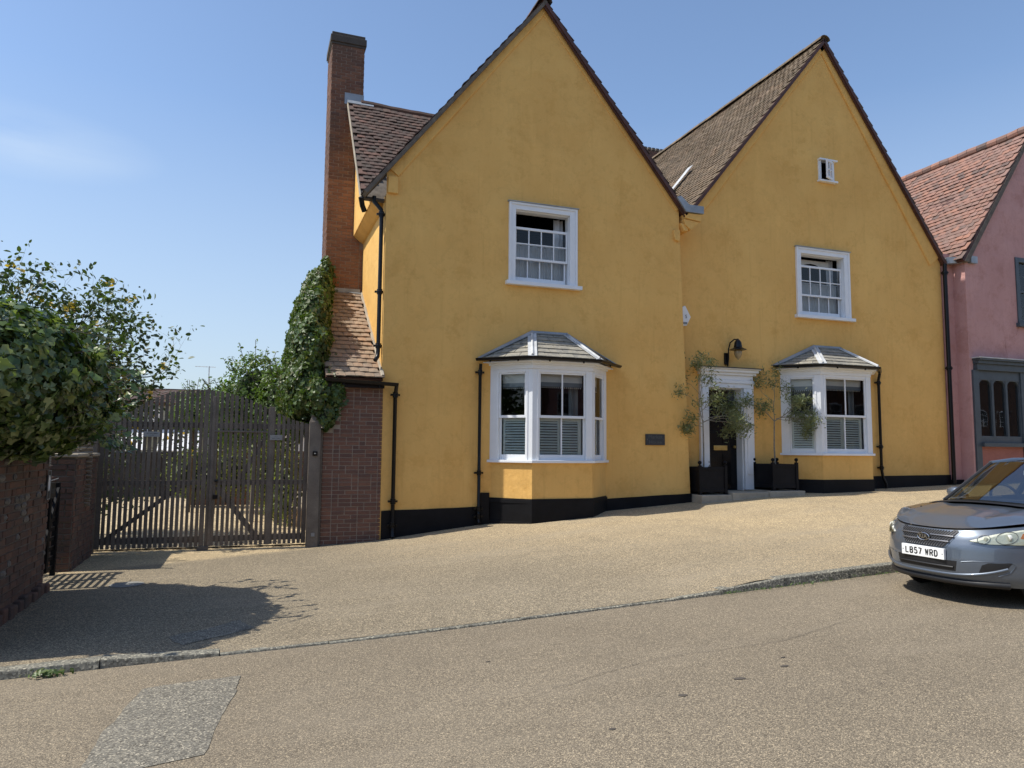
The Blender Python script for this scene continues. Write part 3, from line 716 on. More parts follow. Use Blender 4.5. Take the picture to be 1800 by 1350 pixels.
MB().frame(Ol+Sl*(Ll-.06), X, Sl, X.cross(Sl), .1, .97, 0, .16, .03, .055).build('lead_flashing', 'lead', lr)
MB().box(-.90, -.05, 2.80, 2.853, 5.02, 5.22).build('lead_flashing', 'lead', lr)
b = MB(); pts = [Ol+Sl*q+X*(.995+.006*math.sin(q*7))+Vector((0, 0, .055)) for q in [i*Ll/12 for i in range(13)]]
b.tube(pts, [.035+.008*math.sin(i*3) for i in range(13)], 6).build('mortar_fillet', 'stone', lr)

# ---------------- gutters and downpipes ----------------
def gutter(pts, r=.055, parent=house, name='gutter'):
    """half-round gutter swept along a line, drawn as an open channel with brackets"""
    b = MB(); P = [Vector(p) for p in pts]; seg = 6; rows = []
    for i, p in enumerate(P):
        a = (P[i]-P[i-1]).normalized() if i else None; c = (P[i+1]-P[i]).normalized() if i < len(P)-1 else None
        d = ((a or c)+(c or a)).normalized(); n = d.cross(Z).normalized()
        k = 1/max(.5, abs(d.dot(c or a))); ring = []
        for j in range(seg+1):
            an = math.pi+math.pi*j/seg; ring.append(p+n*math.cos(an)*r*k+Z*(math.sin(an)*r))
        for j in range(seg, -1, -1):
            an = math.pi+math.pi*j/seg; ring.append(p+n*math.cos(an)*(r-.008)*k+Z*(math.sin(an)*(r-.008)+.004))
        rows.append(ring)
    n = len(rows[0])
    for ring in rows: b.v += [tuple(q) for q in ring]
    for i in range(len(rows)-1):
        for j in range(n): b.f.append((i*n+j, i*n+(j+1) % n, (i+1)*n+(j+1) % n, (i+1)*n+j)); b.mi.append(0)
    for i in (0, len(rows)-1): b.f.append(tuple(i*n+j for j in range(n))); b.mi.append(0)
    for i in range(len(P)-1):
        d = P[i+1]-P[i]; m_ = max(1, int(d.length/.55))
        for k in range(m_):
            q = P[i]+d*((k+.5)/m_); b.box(q.x-.012, q.x+.012, q.y-.012, q.y+.012, q.z-r-.03, q.z-r+.005)
    return b.build(name, 'iron', parent)
def downpipe(pts, collars, r=.035, label=None, shoe=True):
    t = MB().tube(pts, r, 12)
    for z in collars:
        # find the point at that height
        for a, c in zip(pts, pts[1:]):
            if min(a[2], c[2]) <= z <= max(a[2], c[2]) and a[2] != c[2]:
                k = (z-a[2])/(c[2]-a[2]); x, y = a[0]+(c[0]-a[0])*k, a[1]+(c[1]-a[1])*k
                t.lathe((x, y, z), [(r*1.0, -.05), (r*1.35, -.045), (r*1.35, -.02), (r*1.75, -.012), (r*1.75, .012), (r*1.35, .02), (r*1.35, .045), (r, .05)], 12)
                t.box(x-.085, x+.085, y+.005, y+.05, z-.018, z+.018); break
    return t.build('downpipe', 'iron', house, smooth=True, label=label)
downpipe([(-.20, .14, 6.42), (-.20, .14, 6.32), (-.07, .10, 6.16), (-.065, .09, 6.05), (-.065, .09, 3.55), (-.075, .07, 3.42), (-.13, .0, 3.34)], [6.08, 4.62, 3.62], .038, 'black downpipe with swan neck on the sunlit side wall')
MB().tube([(-.46, .02, 6.33), (-.42, .10, 6.20), (-.37, .16, 6.12)], .05, 10).build('gutter_end', 'iron', house)
gutter([(-1.0, -.20, 2.965), (-.4, -.205, 2.945), (.26, -.20, 2.92)], .06)
MB().box(-.98, .03, -.13, -.015, 2.83, 2.90).build('fascia', 'iron', house)
downpipe([(.235, -.20, 2.90), (.235, -.15, 2.82), (.235, -.085, 2.70), (.235, -.085, .62), (.235, -.085, .30), (.235, -.15, .19)], [2.72, .82, .40], .036, 'black downpipe on the left corner of the front wall')
downpipe([(1.83, -.12, 3.36), (1.83, -.085, 3.22), (1.83, -.085, .48), (1.83, -.14, .40)], [3.2, 1.32, .66, .52], .031, 'slim black downpipe left of the lower bay')
downpipe([(12.04, F2-.13, 3.66), (12.04, F2-.085, 3.50), (12.04, F2-.085, 1.35), (12.08, F2-.085, 1.15), (12.16, F2-.085, 1.02), (12.17, F2-.085, .86)], [3.44, 1.9, 1.40], .034, 'black downpipe right of the upper bay')
downpipe([(14.36, F2-.11, 6.58), (14.36, F2-.10, 6.3), (14.36, F2-.10, 1.0)], [6.35, 3.9], .05, 'tall black downpipe at the party line with the pink house')
# lead-lined kneeler between the two gables
kn = sub('valley_kneeler', house)
b = MB(); b.prism([(6.12, -.17, 7.12), (6.34, -.17, 6.83), (6.78, -.17, 6.83), (6.78, -.17, 6.99), (6.42, -.17, 6.99), (6.22, -.17, 7.16)], (0, .62, 0)); b.build('lead_box', 'lead', kn)
b = MB(); b.prism([(6.33, -.13, 6.82), (6.75, -.13, 6.82), (6.74, -.13, 6.66), (6.36, -.13, 6.70)], (0, .58, 0)); b.build('cornice_block', 'yellow', kn, bevel=.01)
b = MB(); b.prism([(6.33, -.10, 6.69), (6.72, -.10, 6.66), (6.50, -.10, 6.46), (6.36, -.10, 6.56)], (0, .5, 0)); b.build('cornice_block', 'yellow', kn, bevel=.01)
b = MB(); b.prism([(6.26, -.07, 6.60), (6.47, -.07, 6.58), (6.44, -.07, 6.44), (6.35, -.07, 6.44)], (0, .12, 0)); b.build('cornice_block', 'yellow', kn, bevel=.01)
b = MB(); b.prism([(6.11, -.055, 6.44), (6.26, -.055, 6.44), (6.26, -.055, 6.26), (6.235, -.055, 6.20), (6.14, -.055, 6.22), (6.11, -.055, 6.28)], (0, .07, 0)); b.build('corbel', 'yellow', kn, bevel=.01)
# valley lead on the upper slope
p0, p1 = Vector((7.70, 2.60, 8.27)), Vector((8.36, 2.50, 9.07))
d2 = Vector((4.13, 0, 5.06)).normalized(); n2 = Vector((-5.06, 0, 4.13)).normalized()
MB().prism([p0+n2*.06+Y*.10, p0+n2*.06-Y*.10, p1+n2*.07-Y*.03, p1+n2*.07+Y*.20], n2*.012).build('valley_lead', 'leadwhite', house)
# distant stack between the gables
ds = sub('chimney', house); ds['label'] = 'low dark brick stack between the two gables'
MB().box(11.0, 12.6, 10.5, 11.2, 9.5, 13.22).build('chimney_core', 'mortar_dark', ds)
brick_face(ds, Vector((11.0, 10.5, 12.0)), X, 1.6, 1.2, .075, 'brick_brown', nmax=300, bond='stretcher', seed=31)
for k in range(9): MB().box(11.02+k*.175, 11.02+k*.175+.12, 10.46, 10.7, 13.22, 13.32).build('brick', 'mortar_dark', ds)

# ---------------- sash windows ----------------
def fr(parent, name, s0, s1, t0, t1, z0, z1, mat='white', bevel=.004):
    return MB().box(s0, s1, t0, t1, z0, z1).build(name, mat, parent, bevel=bevel)
def curtain(parent, s0, s1, z0, z1, t, mat='net', amp=.025, freq=38, name='curtain', seed=0):
    b = MB(); n = int((s1-s0)*70)+4
    for i in range(n+1):
        x = s0+(s1-s0)*i/n; y = t+amp*math.sin(x*freq+seed+1.3*math.sin(x*9+seed))+.01*math.sin(x*83)
        b.v += [(x, y, z0), (x, y+.004, z1)]
    for i in range(n): b.f.append((2*i, 2*i+2, 2*i+3, 2*i+1)); b.mi.append(0)
    return b.build(name, mat, parent, smooth=True, angle=80)
def sash_window(s0, s1, z0, z1, t, gap, label, blind=False, split=.455):
    w = sub('window', house); w['label'] = label
    a = .14; o0, o1, p0, p1 = s0+a, s1-a-.02, z0+.02, z1-a
    for q, (pr, ww) in enumerate(((.055, .045), (.035, a))):     # moulded architrave in two steps
        e = 0 if q == 0 else .045
        fr(w, 'frame', s0+e, s0+ww, t-pr, t+.03, z0, z1-e if q else z1); fr(w, 'frame', s1-ww-(.02 if q else 0), s1-e, t-pr, t+.03, z0, z1-e if q else z1)
        fr(w, 'frame', s0+ww, s1-ww-(.02 if q else 0), t-pr+.0007, t+.03, z1-ww, z1-e)
    fr(w, 'drip_mould', s0-.03, s1+.03, t-.075, t+.02, z1+.001, z1+.018, 'lead')
    fr(w, 'sill', s0-.06, s1+.08, t-.11, t+.12, z0-.055, z0+.018)
    # box reveals
    fr(w, 'jamb', o0-.03, o0+.006, t+.031, t+.20, p0, p1); fr(w, 'jamb', o1-.006, o1+.03, t+.031, t+.20, p0, p1); fr(w, 'head', o0+.007, o1-.007, t+.031, t+.20, p1-.02, p1+.03)
    H = p1-p0; top = p1-.02-gap; mid = p0+H*split*(1-.28*(gap > .2)); W = o1-o0
    def sash(nm, x0, x1, za, zb, ty, cols, rows, bot, topr):
        s = w
        fr(s, 'sash_rail', x0, x1, ty, ty+.04, za, za+bot); fr(s, 'sash_rail', x0, x1, ty, ty+.04, zb-topr, zb)
        fr(s, 'sash_stile', x0, x0+.035, ty+.001, ty+.039, za+bot, zb-topr); fr(s, 'sash_stile', x1-.035, x1, ty+.001, ty+.039, za+bot, zb-topr)
        gx0, gx1, gz0, gz1 = x0+.035, x1-.035, za+bot, zb-topr
        for c in range(1, cols): x = gx0+(gx1-gx0)*c/cols; fr(s, 'glazing_bar', x-.011, x+.011, ty+.004, ty+.034, gz0, gz1, bevel=.003)
        for r_ in range(1, rows): z = gz0+(gz1-gz0)*r_/rows; fr(s, 'glazing_bar', gx0, gx1, ty+.006, ty+.032, z-.011, z+.011, bevel=.003)
        for c in range(cols):
            for r_ in range(rows):
                xa, xb = gx0+(gx1-gx0)*c/cols, gx0+(gx1-gx0)*(c+1)/cols; zc, zd = gz0+(gz1-gz0)*r_/rows, gz0+(gz1-gz0)*(r_+1)/rows
                tl = random.uniform(-.003, .003); tm = random.uniform(-.003, .003)
                MB().add([(xa, ty+.02, zc), (xb, ty+.02+tl, zc), (xb, ty+.02+tl+tm, zd), (xa, ty+.02+tm, zd)], [(0, 1, 2, 3)]).build('pane', 'glass', s)
    sash('upper', o0+.012, o1-.012, mid-.005, top, t+.06, 4, 2, .045, .05)
    sash('lower', o0+.008, o1-.035, p0+.015, mid+.045 if gap < .1 else mid+.045, t+.112, 4, 1 if gap > .1 else 2, .11, .04)
    # curtains
    curtain(w, o0, o1, p0, p0+H*.56, t+.24, 'net', seed=s0, name='net_curtain')
    MB().tube([(o0, t+.235, p0+H*.565), (o1, t+.235, p0+H*.565)], .01, 6).build('curtain_rod', 'white', w)
    curtain(w, o1-.22, o1-.0, p0+H*.5, p1, t+.34, 'net', freq=60, amp=.03, seed=2)
    if blind:
        curtain(w, o0, o0+.13, p0+H*.4, p1, t+.34, 'net', freq=60, amp=.03, seed=2)
        b = MB(); n = 8; pts = [(o0+.06, t+.30, p1-.05), (o1-.16, t+.30, p1-.05), (o1-.16, t+.30, top+.02)]
        for k in range(n+1):
            u = k/n; pts.append((o1-.16-(o1-o0-.22)*u, t+.30, top+.0+.13*math.sin(math.pi*u)**2))
        b.prism(pts, (0, .01, 0)); b.build('blind', 'cream', w)
    return w
sash_window(*w1, 0, .30, 'white sash window on the left gable, top sash dropped open above net curtains')
sash_window(*w2, F2, .24, 'white sash window on the right gable, top sash dropped, cream blind behind', True)
# little casement near the apex
w = sub('window', house); w['label'] = 'tiny white casement near the top of the right gable, standing ajar'
s0, s1, z0, z1 = w3; t = F2
fr(w, 'sill', s0-.06, s1+.07, t-.10, t+.1, z0-.045, z0); fr(w, 'head', s0-.04, s1+.08, t-.09, t+.08, z1, z1+.04)
fr(w, 'frame', s0-.03, s0+.05, t-.03, t+.05, z0, z1); fr(w, 'frame', s1-.05, s1+.02, t-.03, t+.05, z0, z1)
Oc = Vector((s1-.055, t-.03, z0+.01)); an = R(24); Uc = Vector((-math.cos(an), -math.sin(an), 0)); Nc = Vector((math.sin(an), -math.cos(an), 0)); Hc = z1-z0-.02; Wc = .335
for (u0, u1, v0, v1) in ((0, .05, 0, Hc), (Wc-.05, Wc, 0, Hc)): MB().frame(Oc, Uc, Z, Nc, u0, u1, v0, v1, 0, .04).build('casement', 'white', w, bevel=.003)
for (u0, u1, v0, v1) in ((.05, Wc-.05, 0, .06), (.05, Wc-.05, Hc-.05, Hc)): MB().frame(Oc, Uc, Z, Nc, u0, u1, v0, v1, .001, .039).build('casement', 'white', w, bevel=.003)
MB().frame(Oc, Uc, Z, Nc, Wc/2-.012, Wc/2+.012, .06, Hc-.05, .005, .035).build('glazing_bar', 'white', w)
MB().frame(Oc, Uc, Z, Nc, .05, Wc-.05, Hc/2-.012, Hc/2+.012, .006, .034).build('glazing_bar', 'white', w)
MB().frame(Oc, Uc, Z, Nc, .05, Wc-.05, .06, Hc-.05, .018, .02).build('pane', 'glass', w)
# ---------------- bay windows ----------------
def bay(a, b_, t, P, zs, zg, zt, ridge, zplinth, gl, gr, label, overhang=.16, zoff=0):
    """canted bay: a,b_ ends on the wall, P projection (45 degree cants), zs sill, zg gutter, ridge=(s0,s1,z)"""
    w = sub('bay_window', house); w['label'] = label
    A, B, C_, D = Vector((a, t, 0)), Vector((a+P, t-P, 0)), Vector((b_-P, t-P, 0)), Vector((b_, t, 0))
    Cn = (A+D)/2
    def ring(off, z):
        return [Vector((a-off*.4142*1.0-off*.0, t, z))+Vector((-off*.9, 0, 0)), Vector((B.x-off*.4142, B.y-off, z)), Vector((C_.x+off*.4142, C_.y-off, z)), Vector((b_+off*1.3, t, z))]
    def solid(name, off, z0, z1, mat, bevel=0, inner=.0):
        r0 = ring(off, z0); m_ = MB().prism([Vector((p.x, p.y+(.03 if i in (0, 3) else 0), p.z)) for i, p in enumerate(r0)], (0, 0, z1-z0))
        return m_.build(name, mat, w, bevel=bevel)
    # walls of the bay below the sill, lumpy brick under paint
    solid('bay_base', 0.0, zplinth, zs-.04, 'yellow'); solid('bay_plinth', .018, -.3, zplinth, 'plinth')
    for p, q in ((A, B), (B, C_), (C_, D)):
        u = (q-p).normalized(); n = u.cross(Z); Lf = (q-p).length
        for k, z in enumerate(frange(zplinth-.02, zplinth-.42, .076)):
            b = MB(); b.frame(p, u, Z, n, .012, Lf-.012, z-.067, z, -.02, .0192+.002*random.random()); b.build('painted_course', 'plinth', w, bevel=.003)
    solid('sill', .06, zs-.045, zs+.005, 'white', .006)
    solid('ceiling', -.05, zt-.12, zt-.05, 'interior')
    solid('floor', -.05, zs+.006, zs+.012, 'white')
    solid('frieze', .02, zt-.08, zt, 'white', .004); solid('cornice', .05, zt, zt+.04, 'white', .004); solid('cornice', .09, zt+.0405, zt+.08, 'white', .006)
    H = zt-.08-zs; zm = zs+H*.475
    for fi, (p, q, cols) in enumerate(((A, B, 1), (B, C_, 2), (C_, D, 1))):
        u = (q-p).normalized(); n = u.cross(Z); L = (q-p).length
        def pc(name, u0, u1, v0, v1, w0, w1, mat='white', bev=.004): return MB().frame(p, u, Z, n, u0, u1, v0, v1, w0, w1).build(name, mat, w, bevel=bev)
        e0, e1 = (.17 if fi != 1 else .12), (.12 if fi != 1 else .12)
        if fi == 2: e0, e1 = .12, .17
        z0, z1 = zs+.006, zt-.081
        pc('post', 0 if fi else .0, e0, z0, z1, -.10, 0); pc('post', L-e1, L, z0, z1, -.10, 0)
        pc('post_mould', e0-.03, e0+.012, z0, z1, -.08, .012); pc('post_mould', L-e1-.012, L-e1+.03, z0, z1, -.08, .012)
        pc('head', e0+.013, L-e1-.013, z1-.06, z1, -.08, .004)
        x0, x1 = e0+.013, L-e1-.013
        def sash(za, zb, off, bot, top, c):
            st = .034
            pc('sash_stile', x0, x0+st, za, zb, off-.035, off); pc('sash_stile', x1-st, x1, za, zb, off-.035, off)
            pc('sash_rail', x0+st, x1-st, za, za+bot, off-.036, off-.0005); pc('sash_rail', x0+st, x1-st, zb-top, zb, off-.036, off-.0005)
            for k in range(1, c): xx = x0+st+(x1-x0-2*st)*k/c; pc('glazing_bar', xx-.014, xx+.014, za+bot, zb-top, off-.03, off-.004, bev=.003)
            for k in range(c):
                xa, xb = x0+st+(x1-x0-2*st)*k/c, x0+st+(x1-x0-2*st)*(k+1)/c; tl = random.uniform(-.002, .002)
                g = MB(); g.add([p+u*xa+Z*(za+bot)+n*(off-.02), p+u*xb+Z*(za+bot)+n*(off-.02+tl), p+u*xb+Z*(zb-top)+n*(off-.02+tl), p+u*xa+Z*(zb-top)+n*(off-.02)], [(0, 1, 2, 3)]); g.build('pane', 'glass', w)
        sash(zm-.02, z1-.06, -.012, .05, .028, cols); sash(z0, zm+.03, -.052, .10, .045, cols)
        # shutters behind the lower sash
        for k in range(cols):
            xa, xb = x0+.03+(x1-x0-.06)*k/cols, x0+.03+(x1-x0-.06)*(k+1)/cols; zc, zd = z0+.07, zm-.015
            gp = .003
            pc('shutter_stile', xa+gp, xa+.045, zc, zd, -.155, -.13, 'shutter', .002); pc('shutter_stile', xb-.045-.03*(cols == 2 and k == 1), xb-gp, zc, zd, -.155, -.13, 'shutter', .002)
            pc('shutter_rail', xa+.045, xb-.045, zc, zc+.05, -.154, -.131, 'shutter', .002); pc('shutter_rail', xa+.045, xb-.045, zd-.06, zd, -.154, -.131, 'shutter', .002)
            nl = 12
            for i in range(nl):
                z = zc+.05+(zd-zc-.11)*(i+.5)/nl; hh = (zd-zc-.11)/nl
                g = MB(); th = R(48); wv = hh*.44
                v1 = (Z*math.cos(th)-n*math.sin(th)); w1_ = v1.cross(u)*-1
                g.frame(p+Z*z+n*-.142, u, v1, w1_, xa+.046, xb-.046, -wv, wv, -.004, .004); g.build('louvre', 'shutter', w)
        # roman blind with a scalloped bobble fringe
        bz = z1-.06-(.30 if fi != 1 else .28)
        g = MB(); g.frame(p, u, Z, n, x0+.01, x1-.01, bz+.11, z1-.02, -.15, -.142); g.frame(p, u, Z, n, x0+.01, x1-.01, bz+.17, z1-.02, -.141, -.136); g.build('blind', 'cream', w)
        MB().frame(p, u, Z, n, x0+.01, x1-.01, bz+.03, bz+.11, -.149, -.141).build('blind_hem', 'grey_blind', w)
        g = MB(); k = x0+.03
        while k < x1-.02:
            c = p+u*k+Z*(bz+.012)+n*-.145; g.lathe(c, [(.001, -.014), (.011, -.006), (.011, .006), (.001, .014)], 6); k += .042
        g.build('bobble_fringe', 'cream', w, smooth=True)
        if fi == 1: curtain(w, p.x+x0, p.x+x0+.18, zm, z1, t-P+.35, 'grey_blind', name='curtain', freq=50); curtain(w, p.x+x1-.2, p.x+x1, zm, z1, t-P+.35, 'grey_blind', name='curtain', freq=50)
    # roof: three slated facets, lead hips
    ov = ring(overhang, zg); rz = ridge[2]
    E = [Vector((gl, t-.01, zg)), ov[1], ov[2], Vector((gr, t-.01, zg))]; R0, R1 = Vector((ridge[0], t-.01, rz)), Vector((ridge[1], t-.01, rz))
    fac = [[E[0], E[1], R0], [E[1], E[2], R1, R0], [E[2], E[3], R1]]
    m_ = MB(); m_.add([E[0], E[1], E[2], E[3], R1, R0], [(0, 1, 5), (1, 2, 4, 5), (2, 3, 4), (3, 2, 1, 0)]); m_.build('roof_deck', 'lead', w)
    rr = random.Random(int(a*10))
    for f in fac:
        u = (f[1]-f[0]).normalized(); n = u.cross(f[-1]-f[0]).normalized(); v = n.cross(u)
        if n.z < 0: n = -n; v = -v
        P2 = [((p-f[0]).dot(u), (p-f[0]).dot(v)) for p in f]
        if P2[-1][1] < 0: v = -v; P2 = [((p-f[0]).dot(u), (p-f[0]).dot(v)) for p in f]
        vmax = max(q[1] for q in P2); c = 0; y = 0; gz = .165
        while y < vmax-.02:
            x = -.3-(.15 if c % 2 else 0)
            while x < P2[1][0]+.3:
                rect = [(x+.005, y), (x+.282, y), (x+.282, y+gz), (x+.005, y+gz)]
                cl = clip_poly(rect, P2)
                if len(cl) > 2 and area2(cl) > .004:
                    dy = rr.uniform(-.004, .004); h0 = .026+rr.uniform(0, .006); tl = .018
                    lo = [f[0]+u*q[0]+v*(q[1])+n*(.003) for q in cl]; hi = [f[0]+u*q[0]+v*(q[1])+n*(h0-tl*(q[1]-y)/gz) for q in cl]; k = len(cl)
                    g = MB(); g.add(lo+hi, [tuple(range(k))[::-1], tuple(range(k, 2*k))]+[(i, (i+1) % k, k+(i+1) % k, k+i) for i in range(k)]); g.build('slate', 'slate', w)
                x += .289
            y += gz; c += 1
    for p, q in ((E[1], R0), (E[2], R1)):
        d = (q-p).normalized(); sd_ = d.cross(Z).normalized(); nn = sd_.cross(d)
        if nn.z < 0: nn = -nn
        L = (q-p).length
        MB().frame(p, d, sd_, nn, -.02, L+.02, -.085, .085, .016, .032).build('lead_hip', 'leadwhite', w)
        MB().tube([p+nn*.04, q+nn*.04+d*.03], .024, 8).build('lead_roll', 'leadwhite', w)
    MB().tube([R0+Z*.03+Vector((0, -.02, 0)), R1+Z*.03+Vector((0, -.02, 0))], .03, 8).build('lead_roll', 'lead', w)
    MB().box(ridge[0], ridge[1], t-.03, t-.008, rz-.02, rz+.07).build('lead_flashing', 'lead', w)
    for p, q in ((E[0], R0), (E[3], R1)):
        MB().prism([p+Z*.015+Vector((0, -.015, 0)), p+Z*.015+Vector((0, -.12, -.02)), q+Z*.03+Vector((0, -.10, -.03)), q+Z*.06+Vector((0, -.015, 0))], Z*.02).build('lead_flashing', 'lead', w)
    g2 = ring(overhang+.03, zg-.0)
    gutter([Vector((gl-.05, t-.10, zg+.0)), Vector((g2[1].x, g2[1].y, zg)), Vector((g2[2].x, g2[2].y, zg)), Vector((gr+.05, t-.10, zg-.0))], .05, w)
    solid('soffit', overhang-.02, zg-.075, zg-.055, 'white')
    return w
bay(2.06, 4.52, 0, .62, 1.56, 3.46, 3.34, (2.90, 3.63, 4.00), .86, 1.80, 4.72, 'white sash bay window with slated roof on the left gable')
bay(9.20, 11.84, F2, .60, 1.73, 3.71, 3.58, (10.18, 10.95, 4.19), 1.15, 8.98, 12.02, 'white sash bay window with slated roof beside the front door')

# ---------------- front door ----------------
ds_ = sub('door_surround', house); t = F2
def sp(name, s0, s1, pr, z0, z1, mat='white', bev=.006, t1=.02): return MB().box(s0, s1, t-pr, t+t1, z0, z1).build(name, mat, ds_, bevel=bev)
sp('pilaster', 7.00, 7.22, .07, .92, 3.16); sp('pilaster', 8.14, 8.40, .07, .92, 3.16)
sp('pilaster_mould', 7.045, 7.175, .095, 1.25, 3.10); sp('pilaster_mould', 8.20, 8.34, .095, 1.25, 3.10)
sp('lintel', 7.0, 8.40, .075, 3.161, 3.26); sp('architrave', 6.99, 8.41, .10, 3.2605, 3.33); sp('frieze', 7.02, 8.38, .085, 3.331, 3.44)
sp('cornice', 6.98, 8.44, .13, 3.441, 3.50); sp('cornice', 6.95, 8.47, .18, 3.501, 3.56); sp('cornice', 6.92, 8.50, .22, 3.561, 3.60)
MB().add([(6.88, t-.25, 3.602), (8.54, t-.25, 3.602), (8.54, t+.01, 3.64), (6.88, t+.01, 3.64), (6.88, t-.25, 3.585), (8.54, t-.25, 3.585), (8.54, t+.01, 3.60), (6.88, t+.01, 3.60)],
         [(0, 1, 2, 3), (4, 7, 6, 5), (0, 4, 5, 1), (1, 5, 6, 2), (3, 2, 6, 7), (0, 3, 7, 4)]).build('lead_hood', 'sign_slate', ds_)
for s0, s1 in ((7.215, 7.24), (8.12, 8.145)): MB().box(s0, s1, t+.0, t+.26, .88, 3.165).build('reveal', 'white', ds_)
MB().box(7.24, 8.12, t+.0, t+.26, 3.14, 3.162).build('reveal', 'white', ds_)
MB().box(8.24, 8.29, t-.115, t-.094, 2.28, 2.40).build('doorbell', 'inkblack', ds_, bevel=.004)
door = sub('door', house); door['label'] = 'black panelled front door with brass letterbox'
dt = t+.20
MB().box(7.242, 8.118, dt, dt+.05, .90, 2.84).build('door_leaf', 'blackgloss', door)
MB().box(7.242, 8.118, dt+.02, dt+.03, 2.90, 3.138).build('fanlight', 'glass', door); MB().box(7.242, 8.118, dt-.01, dt+.05, 2.84, 2.90).build('transom', 'blackgloss', door)
MB().box(7.242, 8.118, dt+.06, dt+.08, 2.84, 3.14).build('dark_hall', 'interior', door)
for (x0, x1) in ((7.34, 7.62), (7.74, 8.02)):
    for (z0, z1) in ((1.02, 1.25), (1.33, 1.70), (1.94, 2.22), (2.3, 2.72)):
        for k, (e, pr) in enumerate(((0, .012), (.025, .002), (.045, .014))):
            MB().box(x0+e, x1-e, dt-pr, dt+.01, z0+e, z1-e).build('door_panel', 'blackgloss', door, bevel=.006)
MB().box(7.50, 7.86, dt-.02, dt, 1.78, 1.89).build('letterbox', 'brass', door, bevel=.006); MB().box(7.545, 7.815, dt-.03, dt-.019, 1.81, 1.86).build('letterbox_flap', 'brass', door, bevel=.005)
MB().tube([(8.05, dt, 1.86), (8.05, dt-.05, 1.86)], .028, 12).build('door_knob', 'brass', door, smooth=True)
MB().box(7.2, 8.16, t+.0, dt+.06, .86, .905).build('threshold', 'sign_slate', door, bevel=.006)
st = sub('doorstep', house)
for (s0, s1) in ((6.49, 7.23), (7.24, 8.16), (8.17, 9.12)):
    MB().box(s0+.004, s1-.004, -.36, t+.03 if s0 > 7 else t+.02, .4, .862 if s0 < 7 else (.905 if s0 < 8 else .925)).build('step_stone', 'stone', st, bevel=.012)
# ---------------- wall lamp, alarm box, plaque ----------------
lamp = empty('wall_lamp', 'black swan-neck lantern on the yellow wall above the front door', 'lamp', loc=(7.72, t, 3.8))
lo = Vector((-7.72, -t, -3.8)); L_ = MB()
L_.box(-.05, .05, -.05, 0, -.12, .14); bp = L_.build('back_plate', 'iron', lamp, bevel=.012)
MB().tube([(.02, -.04, -.16), (.02, -.08, .0), (.02, -.085, .22), (.04, -.12, .36), (.09, -.2, .43), (.14, -.26, .42)], .015, 10).build('arm', 'iron', lamp, smooth=True)
MB().lathe((.14, -.26, 0), [(.02, .44), (.025, .42), (.05, .40), (.075, .36), (.085, .29), (.09, .25), (.14, .215), (.185, .20), (.185, .19), (.06, .20)], 20).build('lamp_shade', 'iron', lamp, smooth=True)
MB().lathe((.14, -.26, 0), [(.06, .20), (.085, .17), (.085, .10), (.06, .03), (.02, -.01), (.008, -.03)], 16).build('lamp_glass', 'lampglass', lamp, smooth=True)
al = empty('alarm_box', 'white hexagonal alarm box half hidden behind the corner of the left gable', 'alarm box', loc=(6.62, t, 4.68))
MB().prism([(-.16, -.07, .12), (0, -.07, .24), (.03, -.07, .24), (.165, -.07, .0), (.06, -.07, -.20), (-.10, -.07, -.20)], (0, .07, 0)).build('cover', 'white', al, bevel=.01)
text_mesh('S', .11, 'sign_slate', al, (.04, -.0725, .0), X, Z, .001)
MB().box(-.10, .07, -.075, -.0705, -.17, -.12).build('base_strip', 'grey_blind', al)
pq = empty('house_plaque', 'small dark slate name plaque on the yellow wall right of the left bay', 'sign', loc=(5.625, -.005, 1.985))
MB().box(-.225, .225, -.022, 0, -.112, .112).build('plate', 'sign_slate', pq, bevel=.003)
text_mesh('Market\nHouse', .105, 'sign_text', pq, (0, -.0225, 0), X, Z, .0012, xs=1.1)
for x in (-.19, .19): MB().tube([(x, -.022, 0), (x, -.026, 0)], .006, 8).build('screw', 'chrome', pq)
# ---------------- pink house ----------------
pink = empty('pink_house', 'dusty pink house with orange tiled roof and blue-grey shopfront, at the right edge', 'house')
PT = .14
def pk(p): return p
win = (16.62, 18.3, 5.17, 6.93); shop = (14.93, 16.55, 1.98, 4.02)
wall_grid('wall', 14.80, 20.5, -.3, 10.6, PT, [hl((14.3, 6.2), (17.35, 10.46)), hl((17.35, 10.46), (21, 5.3))], [win, shop], 'pink', pink, seed=12, edge1=False, amp=.016)
wall_grid('wall', 14.36, 14.80, -.3, 6.9, F2+.03, [], [], 'pink', pink, seed=15, amp=.01)
MB().add([(14.80, PT, -.3), (14.80, F2+.05, -.3), (14.80, F2+.05, 6.9), (14.80, PT, 6.9)], [(0, 1, 2, 3)]).build('return_wall', 'pink', pink)
MB().add([(20.5, PT, -.3), (20.5, 9, -.3), (20.5, 9, 6), (17.35, 9, 10.4), (14.4, 9, 6.5), (14.4, 9, -.3)], [(0, 1, 2, 3, 4, 5)]).build('rear_wall', 'pink', pink)
MB().add([(14.38, F2, -.3), (14.38, 9, -.3), (14.38, 9, 6.5), (14.38, F2, 6.5)], [(0, 1, 2, 3)]).build('side_wall', 'pink', pink)
MB().box(14.36, 14.80, F2-.02, F2+.01, -.3, 1.10).build('plinth', 'plinth', pink); MB().box(14.79, 15.0, PT-.02, PT+.02, -.3, 1.16).build('plinth', 'plinth', pink)
proof = sub('roof', pink); proof['label'] = 'patchy salmon and brown clay tile roof'
s_e, z_e, s_a, z_a = 14.62, 6.66, 17.35, 10.48
dp = Vector((s_a-s_e, 0, z_a-z_e)); Lp = dp.length; dp.normalize(); Up = Vector((0, -1, 0)); TB = 6.8
